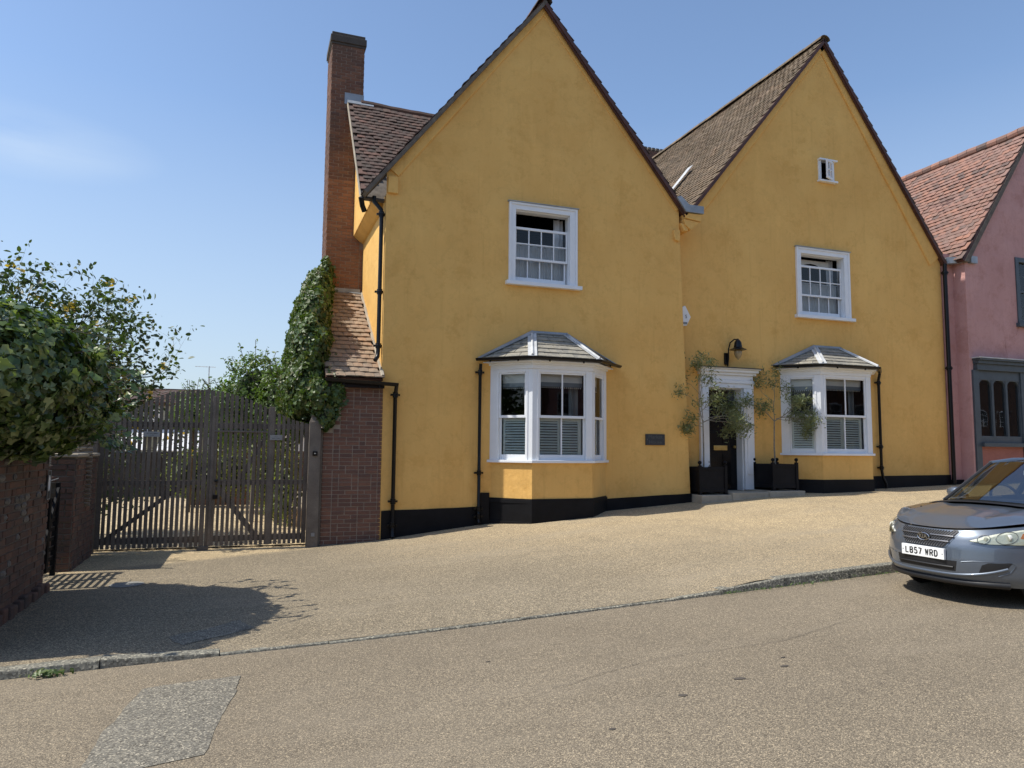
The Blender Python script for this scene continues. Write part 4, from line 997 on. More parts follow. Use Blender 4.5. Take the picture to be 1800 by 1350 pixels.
tile_roof(proof, Vector((s_e, TB, z_e)), Up, dp, TB-PT+.12, Lp, .205, .148, 'tile_pink', nsolo=300, sag=.05, seed=41, keep=lambda P: P.y < .9+(P.z-6.6)*1.3, rot=.02, thick=.018)
MB().frame(Vector((s_e, TB, z_e)), Up, dp, Up.cross(dp), 0, TB-PT+.10, 0, Lp, -.08, -.004).build('roof_deck', 'verge', proof)
dp2 = Vector((s_a-20.2, 0, z_a-z_e)).normalized(); MB().frame(Vector((20.2, PT-.1, z_e)), Y, dp2, Y.cross(dp2), 0, 7, 0, 4.8, -.05, .03).build('far_slope', 'tile_pink', proof)
b = MB(); pts = [(s_a, PT-.13+i*.3, z_a+.05+.03*noise.noise(Vector((i*.6, 0, 0)))) for i in range(24)]
for p_, q_ in zip(pts, pts[1:]): MB().tube([p_, (q_[0], q_[1]-.01, q_[2])], .12, 10).build('ridge_tile', 'tile_pink', proof)
MB().prism([(14.68, PT-.11, 6.62), (17.35, PT-.11, 10.44), (17.42, PT-.11, 10.36), (14.82, PT-.11, 6.60)], (0, .1, 0)).build('verge', 'mortar_dark', proof)
b = MB(); b.frame(Vector((14.42, F2-.12, 6.70)), Vector((.93, -.36, .06)).normalized(), Z, Vector((-.36, -.93, 0)).normalized(), 0, .58, -.10, .06, -.15, 0); b.build('lead_gutter_box', 'lead', pink)
MB().box(14.80+.12, 15.14, PT-.10, PT, 6.60, 6.78).build('lead_gutter_box', 'lead', pink)
# upper window
w = sub('window', pink); s0, s1, z0, z1 = win
def gp(name, a, b__, t0, t1, c, d, mat='greypaint', par=w): return MB().box(a, b__, t0, t1, c, d).build(name, mat, par, bevel=.004)
gp('frame', s0, s0+.12, PT-.03, PT+.1, z0, z1); gp('frame', s1-.12, s1, PT-.03, PT+.1, z0, z1); gp('frame', s0+.12, s1-.12, PT-.029, PT+.1, z1-.12, z1); gp('sill', s0-.06, s1+.06, PT-.10, PT+.1, z0-.10, z0)
gp('sash_rail', s0+.12, s1-.12, PT+.03, PT+.08, z0, z0+.1); gp('sash_rail', s0+.12, s1-.12, PT+.03, PT+.08, (z0+z1)/2-.05, (z0+z1)/2+.02)
for k in range(1, 4): xx = s0+.12+(s1-s0-.24)*k/4; gp('glazing_bar', xx-.013, xx+.013, PT+.04, PT+.07, z0+.1, z1-.12)
for z in (z0+.48, z1-.48): gp('glazing_bar', s0+.12, s1-.12, PT+.045, PT+.069, z-.013, z+.013)
MB().box(s0+.12, s1-.12, PT+.055, PT+.058, z0+.1, z1-.12).build('pane', 'glass', w)
curtain(w, s0+.1, s1-.1, z0, (z0+z1)/2+.1, PT+.3, 'net', name='net_curtain')
# shopfront
sf = sub('shopfront', pink); s0, s1, z0, z1 = shop
gp('fascia', 14.92, 20, PT-.16, PT+.05, 4.02, 4.10, par=sf); gp('fascia', 14.95, 20, PT-.10, PT+.05, 3.86, 4.019, par=sf); gp('cornice', 14.90, 20, PT-.22, PT+.05, 4.101, 4.15, par=sf)
MB().box(14.88, 20, PT-.24, PT+.02, 4.151, 4.175).build('flashing', 'leadwhite', sf)
gp('pilaster', 14.86, 15.05, PT-.05, PT+.1, .9, 3.86, par=sf); gp('pilaster', 16.55, 16.75, PT-.05, PT+.1, .9, 3.86, par=sf)
gp('sill', 15.03, 16.62, PT-.13, PT+.1, 1.93, 2.03, par=sf); gp('bottom_rail', 15.05, 16.55, PT-.02, PT+.08, 2.031, 2.20, par=sf); gp('top_rail', 15.05, 16.55, PT-.02, PT+.08, 3.62, 3.859, par=sf)
MB().box(15.0, 16.56, PT-.015, PT+.1, -.3, 1.93).build('stall_riser', 'terracotta', sf)
for k in range(3):
    a, c = 15.05+.5*k, 15.05+.5*(k+1)
    gp('mullion', a, a+.035, PT-.02, PT+.08, 2.2, 3.62, par=sf); gp('mullion', c-.035, c, PT-.021, PT+.081, 2.2, 3.62, par=sf)
    for sgn in (0, 1):      # arched head spandrels
        x_e = a+.035 if sgn == 0 else c-.035; m_ = MB(); pts = [(x_e, PT-.01, 3.621)]
        for i in range(7):
            an = math.pi/2*i/6; r_ = .16
            cxx = x_e+r_ if sgn == 0 else x_e-r_; pts.append((cxx-(r_*math.cos(an) if sgn == 0 else -r_*math.cos(an)), PT-.01, 3.46+r_*math.sin(an)))
        m_.prism(pts, (0, .06, 0)); m_.build('arched_head', 'greypaint', sf)
    MB().add([(a+.035, PT+.03, 2.2), (c-.035, PT+.031, 2.2), (c-.035, PT+.032, 3.62), (a+.035, PT+.03, 3.62)], [(0, 1, 2, 3)]).build('pane', 'shopglass', sf)
bx = MB(); vs = [(x, y, z) for z in (.3, 4.0) for y in (PT+.12, 4) for x in (14.9, 20)]
bx.add(vs, [(0, 1, 3, 2), (4, 6, 7, 5), (2, 3, 7, 6), (0, 2, 6, 4), (1, 5, 7, 3)]); bx.build('room_interior', 'interior', pink)
bx = MB(); vs = [(x, y, z) for z in (4.6, 7.0) for y in (PT+.14, 3) for x in (15.4, 20)]
bx.add(vs, [(0, 1, 3, 2), (4, 6, 7, 5), (2, 3, 7, 6), (0, 2, 6, 4), (1, 5, 7, 3)]); bx.build('room_interior', 'interior', pink)
# cracks in the pink render
def crack(pts, w_=.006):
    m_ = MB(); fine = []
    for a, c in zip(pts, pts[1:]):
        for k in range(6): p = Vector((a[0], a[1], 0)).lerp(Vector((c[0], c[1], 0)), k/6); v = noise.noise_vector(p*6)*.02; fine.append((p.x+v.x, p.y+v.y))
    for i, (x, z) in enumerate(fine):
        ww = w_*(.5+abs(noise.noise(Vector((x*7, z*7, 0)))))
        m_.v += [(x-ww, PT-.004-.012, z), (x+ww, PT-.004-.012, z)]
    for i in range(len(fine)-1): m_.f.append((2*i, 2*i+1, 2*i+3, 2*i+2)); m_.mi.append(0)
    m_.build('crack', 'terracotta', pink)
crack([(16.62, 5.08), (16.52, 4.85), (16.2, 4.7), (16.1, 4.65), (16.12, 4.4), (16.15, 4.18)])
# ---------------- entrance gates ----------------
GATE_TAB = [(-4.6, 2.04), (-4.42, 2.109), (-4.22, 2.204), (-4.02, 2.327), (-3.79, 2.50), (-3.45, 2.655), (-3.03, 2.722), (-2.8, 2.715), (-2.58, 2.681), (-2.22, 2.577), (-1.85, 2.404), (-1.56, 2.264), (-1.2, 2.17)]
def gate_top(s): return lerp(GATE_TAB, s)-.01
GB = .135
rg = random.Random(3)
def gate_leaf(s0, s1, label, group='pair of slatted oak driveway gates'):
    g = empty('driveway_gate', label, 'gate', group, loc=(s0, .05, 0)); ox = s0
    def bar(name, a, c, z0, z1, t0, t1): return MB().box(a-ox, c-ox, t0-.05, t1-.05, z0, z1).build(name, 'wood', g, bevel=.004)
    for z0, z1 in ((2.07, 2.16), (1.13, 1.21), (.20, .30)): bar('rail', s0+.04, s1-.04, z0, z1, .025, .07)
    pitch = .0785; n = int((s1-s0)/pitch)
    for k in range(n+1):
        s = s0+.035+(s1-s0-.07)*k/n; wd = .0245+rg.uniform(-.002, .0025)
        if k in (0, n): wd = .036
        zt_ = gate_top(s)+rg.uniform(-.006, .006); lean_ = rg.uniform(-.006, .006)
        sl = (gate_top(s+.02)-gate_top(s-.02))/.04*wd
        b = MB(); y0, y1 = -.045+rg.uniform(-.002, .002), -.022
        b.add([(s-wd-ox, y0, GB), (s+wd-ox, y0, GB), (s+wd+lean_-ox, y0, zt_+sl), (s-wd+lean_-ox, y0, zt_-sl), (s-wd-ox, y1, GB), (s+wd-ox, y1, GB), (s+wd+lean_-ox, y1, zt_+sl), (s-wd+lean_-ox, y1, zt_-sl)],
              [(0, 1, 2, 3), (5, 4, 7, 6), (0, 4, 5, 1), (1, 5, 6, 2), (2, 6, 7, 3), (3, 7, 4, 0)]); b.build('slat', 'wood', g)
    return g, bar, ox
g1, bar1, ox1 = gate_leaf(-4.44, -2.86, 'left leaf of the weathered driveway gates, partly under the ivy')
MB().prism([(-4.35-ox1, -.02, .28), (-4.24-ox1, -.02, .28), (-3.15-ox1, -.02, 1.14), (-3.26-ox1, -.02, 1.14)], (0, .035, 0)).build('brace', 'wood', g1)
g2, bar2, ox2 = gate_leaf(-2.845, -1.245, 'right leaf of the weathered driveway gates, with a wicket door')
MB().prism([(-2.74-ox2, -.02, 1.10), (-2.63-ox2, -.02, 1.10), (-2.02-ox2, -.02, .30), (-2.13-ox2, -.02, .30)], (0, .035, 0)).build('brace', 'wood', g2)
MB().prism([(-2.0-ox2, -.02, 1.90), (-1.92-ox2, -.02, 1.92), (-2.3-ox2, -.02, 1.22), (-2.38-ox2, -.02, 1.22)], (0, .035, 0)).build('brace', 'wood', g2)
bar2('wicket_rail', -2.76, -1.92, 2.005, 2.035, -.012, .03); bar2('stile', -1.90, -1.81, GB, 2.45, -.01, .03); bar2('stile', -2.80, -2.755, GB, 2.60, -.01, .03)
MB().box(-2.76-ox2, -1.93-ox2, -.056, -.046, 2.008, 2.022).build('metal_strip', 'chrome', g2)
MB().lathe((-2.70-ox2, -.06, 1.20), [(.02, -.02), (.026, 0), (.02, .02)], 10).build('latch_ring', 'iron', g2); MB().box(-2.74-ox2, -2.67-ox2, -.07, -.046, .90, .97).build('lock', 'iron', g2)
bar1('threshold_stop', -2.95, -2.78, .07, .13, -.03, .05)
def gatepost(name, s0, s1, top, ball, label):
    g = empty(name, label, 'gate post', loc=((s0+s1)/2, .0, 0)); w_ = (s1-s0)/2
    b = MB(); b.v = []
    prof = [(w_, -.1), (w_, top-.12), (w_*.72, top-.04), (w_*.72, top)]
    for r_, z in prof: b.v += [(-r_, -.10+(w_-r_)*1, z), (r_, -.10+(w_-r_), z), (r_, .08-(w_-r_), z), (-r_, .08-(w_-r_), z)]
    for i in range(3):
        for k in range(4): b.f.append((i*4+k, i*4+(k+1) % 4, (i+1)*4+(k+1) % 4, (i+1)*4+k)); b.mi.append(0)
    b.f += [(3, 2, 1, 0), (12, 13, 14, 15)]; b.mi += [0, 0]
    b.build('post', 'wood', g)
    if ball: MB().lathe((0, -.01, top), [(.03, -.01), (.04, .03), (.032, .045), (.05, .06), (.078, .10), (.086, .14), (.08, .18), (.055, .215), (.01, .228)], 18).build('ball_finial', 'stone', g, smooth=True)
    return g
gp1 = gatepost('gate_post', -1.235, -1.045, 2.32, True, 'right gate post with a ball finial beside the brick wall')
MB().box(-.035, .045, -.125, -.098, 1.62, 1.70).build('bell_push', 'iron', gp1, bevel=.006); MB().lathe((.005, -.128, 1.66), [(.012, -.01), (.015, 0), (.012, .01)], 10).build('button', 'sign_grey', gp1)
MB().box(-.02, .04, -.112, -.098, .25, .31).build('square_fitting', 'sign_grey', gp1)
MB().box(.105, .135, -.02, .05, -.1, 2.1).build('side_board', 'wood', gp1)
gp2 = gatepost('gate_post', -4.66, -4.45, 1.98, False, 'left gate post behind the garden wall, flat topped')
for (s, z, rows, lab, w_) in ((-3.69, 1.955, ((.012, 11, .011), (-.018, 4, .011)), 'zinc name plate on the left driveway gate', .115), (-1.78, 1.925, ((.014, 3, .006), (-.016, 8, .012)), 'smaller zinc plate on the right driveway gate', .10)):
    pl = empty('gate_sign', lab, 'sign', loc=(s, -.055, z)); MB().box(-w_, w_, -.010, 0, -.042, .042).build('plate', 'sign_grey', pl, bevel=.002)
    b = MB(); rq = random.Random(int(-s*10))       # lettering worn past reading
    for (zz, n, hh) in rows:
        for k in range(n):
            x = (k-(n-1)/2)*.0165; b.box(x-.005, x-.002, -.0108, -.0098, zz-hh/2, zz+hh/2*rq.uniform(.4, 1))
            b.box(x-.002, x+rq.uniform(.002, .006), -.0107, -.0098, zz+rq.choice((-hh/2, 0, hh/2-.003)), zz+rq.choice((0, hh/2))+.001)
    b.build('worn_lettering', 'inkblack', pl)

# ---------------- garden wall on the left ----------------
WX = -4.42
gw = empty('garden_wall', 'old brick and flint garden wall under the ivy, left edge', 'wall')
MB().box(WX-.34, WX, -6.15, -3.10, -.5, 1.80).build('wall_core', 'mortar_dark', gw)
def old_bricks(parent, O, U, W, H, seed, nmax, flints=True):
    r = random.Random(seed); N = U.cross(Z); h = .078; cells = []
    for c in range(int(H/h)):
        x = -(.12 if c % 2 else 0)
        while x < W:
            L = .225 if r.random() < .7 else .115; a, e = max(0, x), min(W, x+L); x += L
            if e-a < .05: continue
            cells.append(((a+e)/2, (c+.5)*h, e-a-.014, r.random() < .13 and flints))
    rest = MB(); cells.sort(key=lambda q: -q[0]*(U.y > .5))
    for i, (cx, z, L, fl) in enumerate(cells):
        if i >= nmax: rest.frame(O+U*cx+Z*z, U, Z, N, -L/2, L/2, -(h-.014)/2, (h-.014)/2, -.03, .004+r.uniform(-.004, .006)); continue
        if fl:
            b = MB(); b.lathe((0, 0, 0), [(.01, -.035), (.04+r.uniform(-.01, .01), -.02), (.05, .0), (.035, .025), (.008, .034)], 7)
            me_ = b; o = me_.build('flint', 'flint', parent); o.matrix_local = basis(O+U*cx+Z*z+N*.0, U, -N, Z) @ Matrix.Diagonal((L/.1, .5, .95, 1)); continue
        me = brick_mesh(round(L/.0125)*.0125-.001, h-.014, .03, 'brick_old', r.randrange(3))
        a = r.uniform(-.02, .02); U2 = (U*math.cos(a)+Z*math.sin(a)); Z2 = (Z*math.cos(a)-U*math.sin(a))
        inst('brick', me, parent, basis(O+U*cx+Z*z+N*(r.uniform(-.004, .010)-.022), U2, -N, Z2))
    if rest.v: rest.build('distant_bricks', 'brick_old', parent, kind='stuff')
# only the stretch the photograph shows, from the doorway toward the street
old_bricks(gw, Vector((WX, -6.13, 0.0)), Y, 3.02, 1.80, 5, 300)
b = MB()
for i in range(18): y = -6.13+i*.17; b.box(WX-.1, WX+.07+.01*math.sin(i*2.3), y+.006, y+.158, -.3, .17+.02*math.sin(i*1.7))
b.build('footing_course', 'brick_old', gw, bevel=.02)
pr_ = empty('wall_pier', 'short brick wall stub between the dark garden doorway and the gates', 'wall')
MB().box(WX-.32, WX-.01, -1.68, -.22, -.5, 1.60).build('wall_core', 'mortar_dark', pr_)
old_bricks(pr_, Vector((WX-.01, -1.68, .02)), Y, 1.46, 1.57, 6, 300, False); old_bricks(pr_, Vector((WX-.33, -1.68, .02)), X, .32, 1.57, 7, 80, False)
MB().box(WX-.36, WX+.03, -1.72, -.18, 1.60, 1.65).build('coping', 'stone', pr_, bevel=.015)
# dark slatted side gate in the doorway
sg = empty('side_gate', 'dark slatted garden gate in the opening of the left wall', 'gate', loc=(WX-.16, -3.02, .05))
for y in (.03, 1.12): MB().box(-.03, .03, y-.03, y+.03, 0, 1.22).build('stile', 'plinth', sg, bevel=.004)
for k in range(9): z = .10+k*.125; MB().box(-.006, .006, .06, 1.09, z, z+.05).build('slat', 'plinth', sg)
MB().prism([(.021, .10, .12), (.021, .20, .12), (.021, 1.08, 1.16), (.021, .98, 1.16)], (.03, 0, 0)).build('brace', 'plinth', sg)
MB().prism([(.021, .56, .12), (.021, .64, .12), (.021, .64, 1.16), (.021, .56, 1.16)], (.029, 0, 0)).build('brace', 'plinth', sg)
# name boards in the doorway
nb = empty('oval_sign', 'narrow framed plaque with a pale oval on the garden wall end', 'sign', loc=(WX+.012, -3.20, 1.30))
MB().box(0, .012, -.07, .07, -.17, .17).build('plate', 'sign_slate', nb)
for (a, c, d, e) in ((-.07, -.06, -.17, .17), (.06, .07, -.17, .17), (-.06, .06, -.17, -.16), (-.06, .06, .16, .17)): MB().box(.012, .016, a, c, d, e).build('border', 'sign_grey', nb)
MB().prism([(.012, .042*math.cos(a), .02+.095*math.sin(a)) for a in [k*math.pi/8 for k in range(16)]], (.004, 0, 0)).build('oval', 'courtwhite', nb)
sl_ = empty('small_label', 'small pale label above the oval sign', 'sign', loc=(WX+.010, -3.18, 1.60)); MB().box(0, .008, -.04, .04, -.085, .085).build('plate', 'sign_grey', sl_)
for k in range(5): MB().box(.008, .0095, -.028, .028, .055-k*.028, .063-k*.028).build('print_line', 'sign_slate', sl_)
kn_ = empty('hanging_sign', 'dark hanging name board in the side doorway', 'sign', loc=(WX-.02, -2.85, 1.22)); MB().box(-.01, .01, -.14, .14, -.09, .09).build('board', 'inkblack', kn_)
text_mesh('Knight', .10, 'sign_text', kn_, (.0105, 0, 0), Y, Z, .001); MB().tube([(0, -.14, .11), (0, .30, .13)], .006, 6).build('bracket', 'sign_grey', kn_)
# wattle hurdle and shaded hedge behind the wall
wt = empty('wattle_hurdle', 'woven wattle hurdle standing behind the garden wall stub', 'fence', loc=(WX-.75, -1.0, 0))
b = MB()
for k in range(34):
    z = .9+k*.033; b.tube([(-.5+i*.12, .04*math.sin(i*math.pi/1.0+k*math.pi+.5)*((-1)**i), z+.004*math.sin(i*2+k)) for i in range(12)], .014, 5)
o = b.build('woven_rods', 'wattle', wt); o['kind'] = 'stuff'
for k in range(5): MB().tube([(-.45+k*.27, 0, 0), (-.45+k*.27, 0, 2.05)], .018, 6).build('stake', 'wattle', wt)

# ---------------- foliage ----------------
def leaves(name, P, Nn, size, mat, parent, seed=1, shape='oval', kind='stuff', elong=1.0, droop=.0):
    """P (n,3) places, Nn (n,3) outward directions, one small folded leaf at each"""
    g = np.random.default_rng(seed); n = len(P)
    a = Nn+g.normal(0, .45, (n, 3)); a /= np.linalg.norm(a, axis=1)[:, None]
    t = g.normal(0, 1, (n, 3)); t[:, 2] -= droop; t -= (t*a).sum(1)[:, None]*a; t /= np.linalg.norm(t, axis=1)[:, None]
    w = np.cross(a, t); s = (size*g.uniform(.45, 1.35, n))[:, None]
    if shape == 'ivy': out = [(0, 0, 0), (-.34, -.08, .05), (-.50, .30, .10), (-.22, .48, .06), (0, 1.0, -.05), (.22, .48, .06), (.50, .30, .10), (.34, -.08, .05)]
    elif shape == 'lance': out = [(0, 0, 0), (-.13, .45, .03), (0, 1.0, -.04), (.13, .45, .03)]
    else: out = [(0, 0, 0), (-.27, .32, .06), (-.22, .70, .05), (0, 1.0, -.05), (.22, .70, .05), (.27, .32, .06)]
    k = len(out); V = np.zeros((n, k, 3))
    for i, (x, y, z) in enumerate(out): V[:, i] = P+s*(w*x*elong+t*(y-.3)+a*z)
    me = bpy.data.meshes.new(name)
    if shape == 'lance': F = np.array([[0, 1, 2], [0, 2, 3]])
    elif shape == 'ivy': F = np.array([[0, 1, 2], [0, 2, 3], [0, 3, 4], [0, 4, 5], [0, 5, 6], [0, 6, 7]])
    else: F = np.array([[0, 1, 2], [0, 2, 3], [0, 3, 4], [0, 4, 5]])
    FF = (F[None]+(np.arange(n)*k)[:, None, None]).reshape(-1, 3)
    me.vertices.add(n*k); me.vertices.foreach_set('co', V.reshape(-1).astype(np.float32))
    me.loops.add(FF.size); me.loops.foreach_set('vertex_index', FF.reshape(-1).astype(np.int32))
    me.polygons.add(len(FF)); me.polygons.foreach_set('loop_start', np.arange(0, FF.size, 3, dtype=np.int32)); me.polygons.foreach_set('loop_total', np.full(len(FF), 3, dtype=np.int32))
    me.update(); me.validate(); me.materials.append(M[mat])
    o = bpy.data.objects.new(name, me); COL.objects.link(o); o.parent = parent
    if kind: o['kind'] = kind
    return o
def single_leaves(P, Nn, size, mat, parent, shape, seed):
    tmpl = []
    for v in range(4):
        o = leaves('leaf', np.zeros((1, 3)), np.array([[0, -1, .3]]), 1.0, mat, None, seed=seed+v, shape=shape, kind=None); tmpl.append(o.data); bpy.data.objects.remove(o)
    r = random.Random(seed)
    for p, nn in zip(P, Nn):
        q = Vector(nn).normalized(); rot = Vector((0, -1, .3)).rotation_difference(q).to_matrix().to_4x4() @ Matrix.Rotation(r.uniform(-.6, .6), 4, 'Y')
        inst('leaf', tmpl[r.randrange(4)], parent, Matrix.Translation(Vector(p)) @ rot @ Matrix.Scale(size*r.uniform(.75, 1.2), 4))
def blob_surface(n, ells, seed, jitter=.08, vis=None, lump=.12):
    """points spread over the union of ellipsoids, slightly inside and outside its skin"""
    g = np.random.default_rng(seed); Ps = []; Ns = []; A = np.array([e[3]*e[4]+e[4]*e[5]+e[3]*e[5] for e in ells]); A = A/A.sum()
    for ei, e in enumerate(ells):
        m_ = int(n*A[ei]*1.3); d = g.normal(0, 1, (m_, 3)); d /= np.linalg.norm(d, axis=1)[:, None]
        c = np.array(e[:3]); r = np.array(e[3:6]); lum = 1+lump*np.sin(d[:, 0]*7+e[0])*np.sin(d[:, 1]*6+e[1]*3)*np.sin(d[:, 2]*8+2)
        sh = 1-np.abs(g.normal(0, jitter, m_)) + np.where(g.random(m_) < .12, g.uniform(0, .09, m_), 0)
        p = c+d*r*(lum*sh)[:, None]; nn = d/r; nn /= np.linalg.norm(nn, axis=1)[:, None]
        ok = np.ones(m_, bool)
        for ej, f in enumerate(ells):
            if ej != ei: ok &= (((p-np.array(f[:3]))/np.array(f[3:6]))**2).sum(1) > .80
        if vis is not None: ok &= vis(p, nn)
        Ps.append(p[ok]); Ns.append(nn[ok])
    return np.concatenate(Ps), np.concatenate(Ns)
def core(name, ells, k, parent, mat='core'):  # solid dark filler added inside the leaves, blocks the view through
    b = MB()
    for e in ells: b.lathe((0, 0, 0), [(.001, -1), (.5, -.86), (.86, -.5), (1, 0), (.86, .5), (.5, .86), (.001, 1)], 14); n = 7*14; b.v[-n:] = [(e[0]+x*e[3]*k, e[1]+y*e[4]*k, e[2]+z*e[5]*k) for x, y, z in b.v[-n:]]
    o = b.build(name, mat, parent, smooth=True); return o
# variegated ivy bush over the garden wall
bush = empty('ivy_bush', 'big dark glossy ivy bush sprawling over the top of the garden wall, left edge', 'bush')
be = [(-4.60, -4.85, 2.38, .92, 1.32, .76), (-4.42, -4.05, 2.28, .78, .85, .64), (-5.0, -3.8, 2.35, .80, .90, .66)]
core('dark_leaf_core', be, .80, bush)
P_, N_ = blob_surface(21000, be, 5, .07, lambda p, n: (n[:, 0] > -.55) | (n[:, 2] > .3))
face = (N_[:, 0] > .2) & (P_[:, 1] > -5.2)
d_ = np.linalg.norm(P_-np.array([-2.2, -13.1, 1.76]), axis=1); d_[~face] = 99; near = np.argsort(d_)[:300]; msk = np.ones(len(P_), bool); msk[near] = False
leaves('leaf_mass', P_[msk], N_[msk], .088, 'ivydark', bush, 3, 'ivy'); single_leaves(P_[near], N_[near], .095, 'ivydark', bush, 'ivy', 31)
# shoots trailing from it
g_ = np.random.default_rng(8); tp = []; tn = []; sm = MB()
for k in range(46):
    y = g_.uniform(-5.6, -3.0); z = g_.uniform(1.75, 2.9); x = -3.68+.3*(y < -3)*0+g_.uniform(-.15, .1)-.25*max(0, (y+2.5)/2); L = g_.uniform(.15, .38); d = Vector((g_.uniform(.4, 1), g_.uniform(-.4, .8), g_.uniform(-.8, .7))).normalized()
    p = Vector((x, y, z)); q = p+d*L; sm.tube([p-d*.2, q], .003, 4)
    for i in range(6): r_ = p+d*L*i/5; tp.append(tuple(r_)); tn.append((.4, -.4, .8))
leaves('trailing_shoots', np.array(tp), np.array(tn), .085, 'ivydark', bush, 9, 'ivy'); sm.build('stems', 'bark', bush)
MB().tube([(-4.65, -1.3, .0), (-4.6, -1.25, 1.2), (-4.65, -1.4, 2.0)], [.06, .045, .03], 8).build('stem', 'bark', bush); MB().tube([(-4.55, -1.6, .0), (-4.6, -1.5, 1.3), (-4.5, -1.7, 2.0)], [.04, .03, .03], 8).build('stem', 'bark', bush)

# climbing ivy on the lean-to
ci = empty('climbing_ivy', 'bright green climbing ivy covering the left of the lean-to and chimney foot', 'climber')
ie = [(-1.28, 1.0, 2.75, .46, 1.1, .75), (-1.22, 1.2, 3.5, .42, 1.2, .85), (-1.16, 1.6, 4.25, .36, 1.1, .65), (-.98, 2.3, 4.95, .30, .6, .52), (-.80, 2.72, 5.45, .14, .25, .40), (-1.12, -.0, 2.66, .24, .26, .34), (-.96, -.06, 2.36, .17, .12, .30), (-.80, -.08, 2.72, .14, .10, .20)]
core('dark_leaf_core', ie, .84, ci)
P_, N_ = blob_surface(17000, ie, 15, .06, lambda p, n: (n[:, 1] < .6))
leaves('leaf_mass', P_, N_, .082, 'ivy', ci, 4, 'ivy')
g_ = np.random.default_rng(18); tp = []; 
for k in range(75):
    z = g_.uniform(2.3, 5.7); x = lerp([(2.3, -.82), (2.8, -.78), (3.2, -.93), (4.2, -.92), (5.0, -.74), (5.7, -.66)], z)+g_.uniform(-.06, .08); t_ = lerp([(2.3, -.05), (2.95, -.10), (5.05, 2.78), (5.7, 2.82)], z)
    for i in range(5): tp.append((x+g_.normal(0, .05), t_-.06+g_.normal(0, .03), z+g_.normal(0, .06)))
leaves('trailing_shoots', np.array(tp), np.tile([0, -1, .6], (len(tp), 1)), .075, 'ivy', ci, 19, 'ivy')

# shrubs behind the gates
def shrub(name, label, ells, n, size, mat, seed, cat='shrub', group=None, shape='oval', lump=.2, jit=.16):
    s_ = empty(name, label, cat, group); core('inner_core', ells, .62, s_)
    P_, N_ = blob_surface(n, ells, seed, jit, None, lump); leaves('foliage', P_, N_, size, mat, s_, seed+1, shape)
    b = MB(); g = random.Random(seed); tp = []
    for k in range(60):
        e = ells[g.randrange(len(ells))]; d = Vector((g.uniform(-1, 1), g.uniform(-1, .4), g.uniform(.1, 1))).normalized(); p = Vector((e[0]+d.x*e[3]*.9, e[1]+d.y*e[4]*.9, e[2]+d.z*e[5]*.9)); L = g.uniform(.15, .55)
        q = p+(d+Vector((0, 0, .5))).normalized()*L; b.tube([p, q], .006, 4)
        for i in range(9): r_ = p.lerp(q, (i+1)/9); tp.append((r_.x+g.uniform(-.05, .05), r_.y+g.uniform(-.05, .05), r_.z+g.uniform(-.03, .03)))
    b.build('twigs', 'bark', s_); leaves('shoot_leaves', np.array(tp), np.tile([0, -.3, 1], (len(tp), 1)), size*1.0, mat, s_, seed+2, shape)
    for e in ells[:2]: MB().tube([(e[0], e[1], 0), (e[0]+.05, e[1], e[2])], [.06, .03], 7).build('trunk', 'bark', s_)
    return s_
shrub('shrub', 'tall feathery green shrub behind the gates, against the ivy', [(-2.1, 4.4, 2.9, .75, .7, 1.0), (-1.55, 3.6, 2.6, .6, .6, 1.0), (-2.5, 4.8, 2.5, .7, .7, .85)], 7000, .085, 'shrub', 51)
shrub('shrub', 'lower green shrub behind the middle of the gates', [(-3.0, 6.6, 2.62, .7, .7, .62), (-3.6, 7.2, 2.62, .5, .6, .5), (-2.6, 6.4, 2.5, .6, .6, .7)], 5200, .085, 'shrub', 61)
shrub('hedge', 'pale sunlit hedge seen through the right gate', [(-3.6, 9.0, 1.0, .8, .5, .75), (-2.6, 8.6, 1.1, .8, .5, .8), (-1.7, 5.6, .95, .5, .9, .85), (-1.45, 3.6, .8, .35, .9, .75), (-1.6, 7.4, 1.2, .7, .8, .9)], 8000, .075, 'hedge', 71, 'hedge')
shrub('hedge', 'deep shaded hedge behind the dark side gate', [(-5.7, -3.6, 1.0, .5, 1.2, .75), (-5.9, -2.0, 1.0, .5, 1.1, .8), (-5.95, -5.2, 1.0, .5, 1.1, .8)], 2600, .09, 'ivydark', 81, 'hedge')
shrub('distant_tree', 'small round tree top above the far brown roof', [(-7.9, 27, 4.0, .9, .8, .9)], 1500, .12, 'shrub', 91, 'tree')

# ---------------- branching trees ----------------
def grow(base, d0, L0, r0, depth, g, segs, tips, spread=.75, lenf=.72, up=.15, kids=(2, 3)):
    pts = [base]; rad = [r0]; d = d0.normalized(); n = 4
    for i in range(n):
        d = (d+Vector((g.gauss(0, .13), g.gauss(0, .13), g.gauss(0, .10)+up*.2))).normalized(); pts.append(pts[-1]+d*L0/n); rad.append(r0*(1-.35*(i+1)/n))
    segs.append((pts, rad))
    if depth == 0: tips.append((pts[-1], d)); tips.append((pts[2], d)); return
    for k in range(g.choice(kids)+(1 if depth > 2 else 0)):
        v = Vector((g.gauss(0, 1), g.gauss(0, 1), g.gauss(0, .7))); v -= d*v.dot(d); v.normalize()
        nd = (d+v*spread*g.uniform(.6, 1.3)+Vector((0, 0, up))).normalized()
        grow(pts[-1] if k < 2 else pts[g.choice((2, 3))], nd, L0*lenf*g.uniform(.8, 1.2), rad[-1]*.72, depth-1, g, segs, tips, spread, lenf, up, kids)
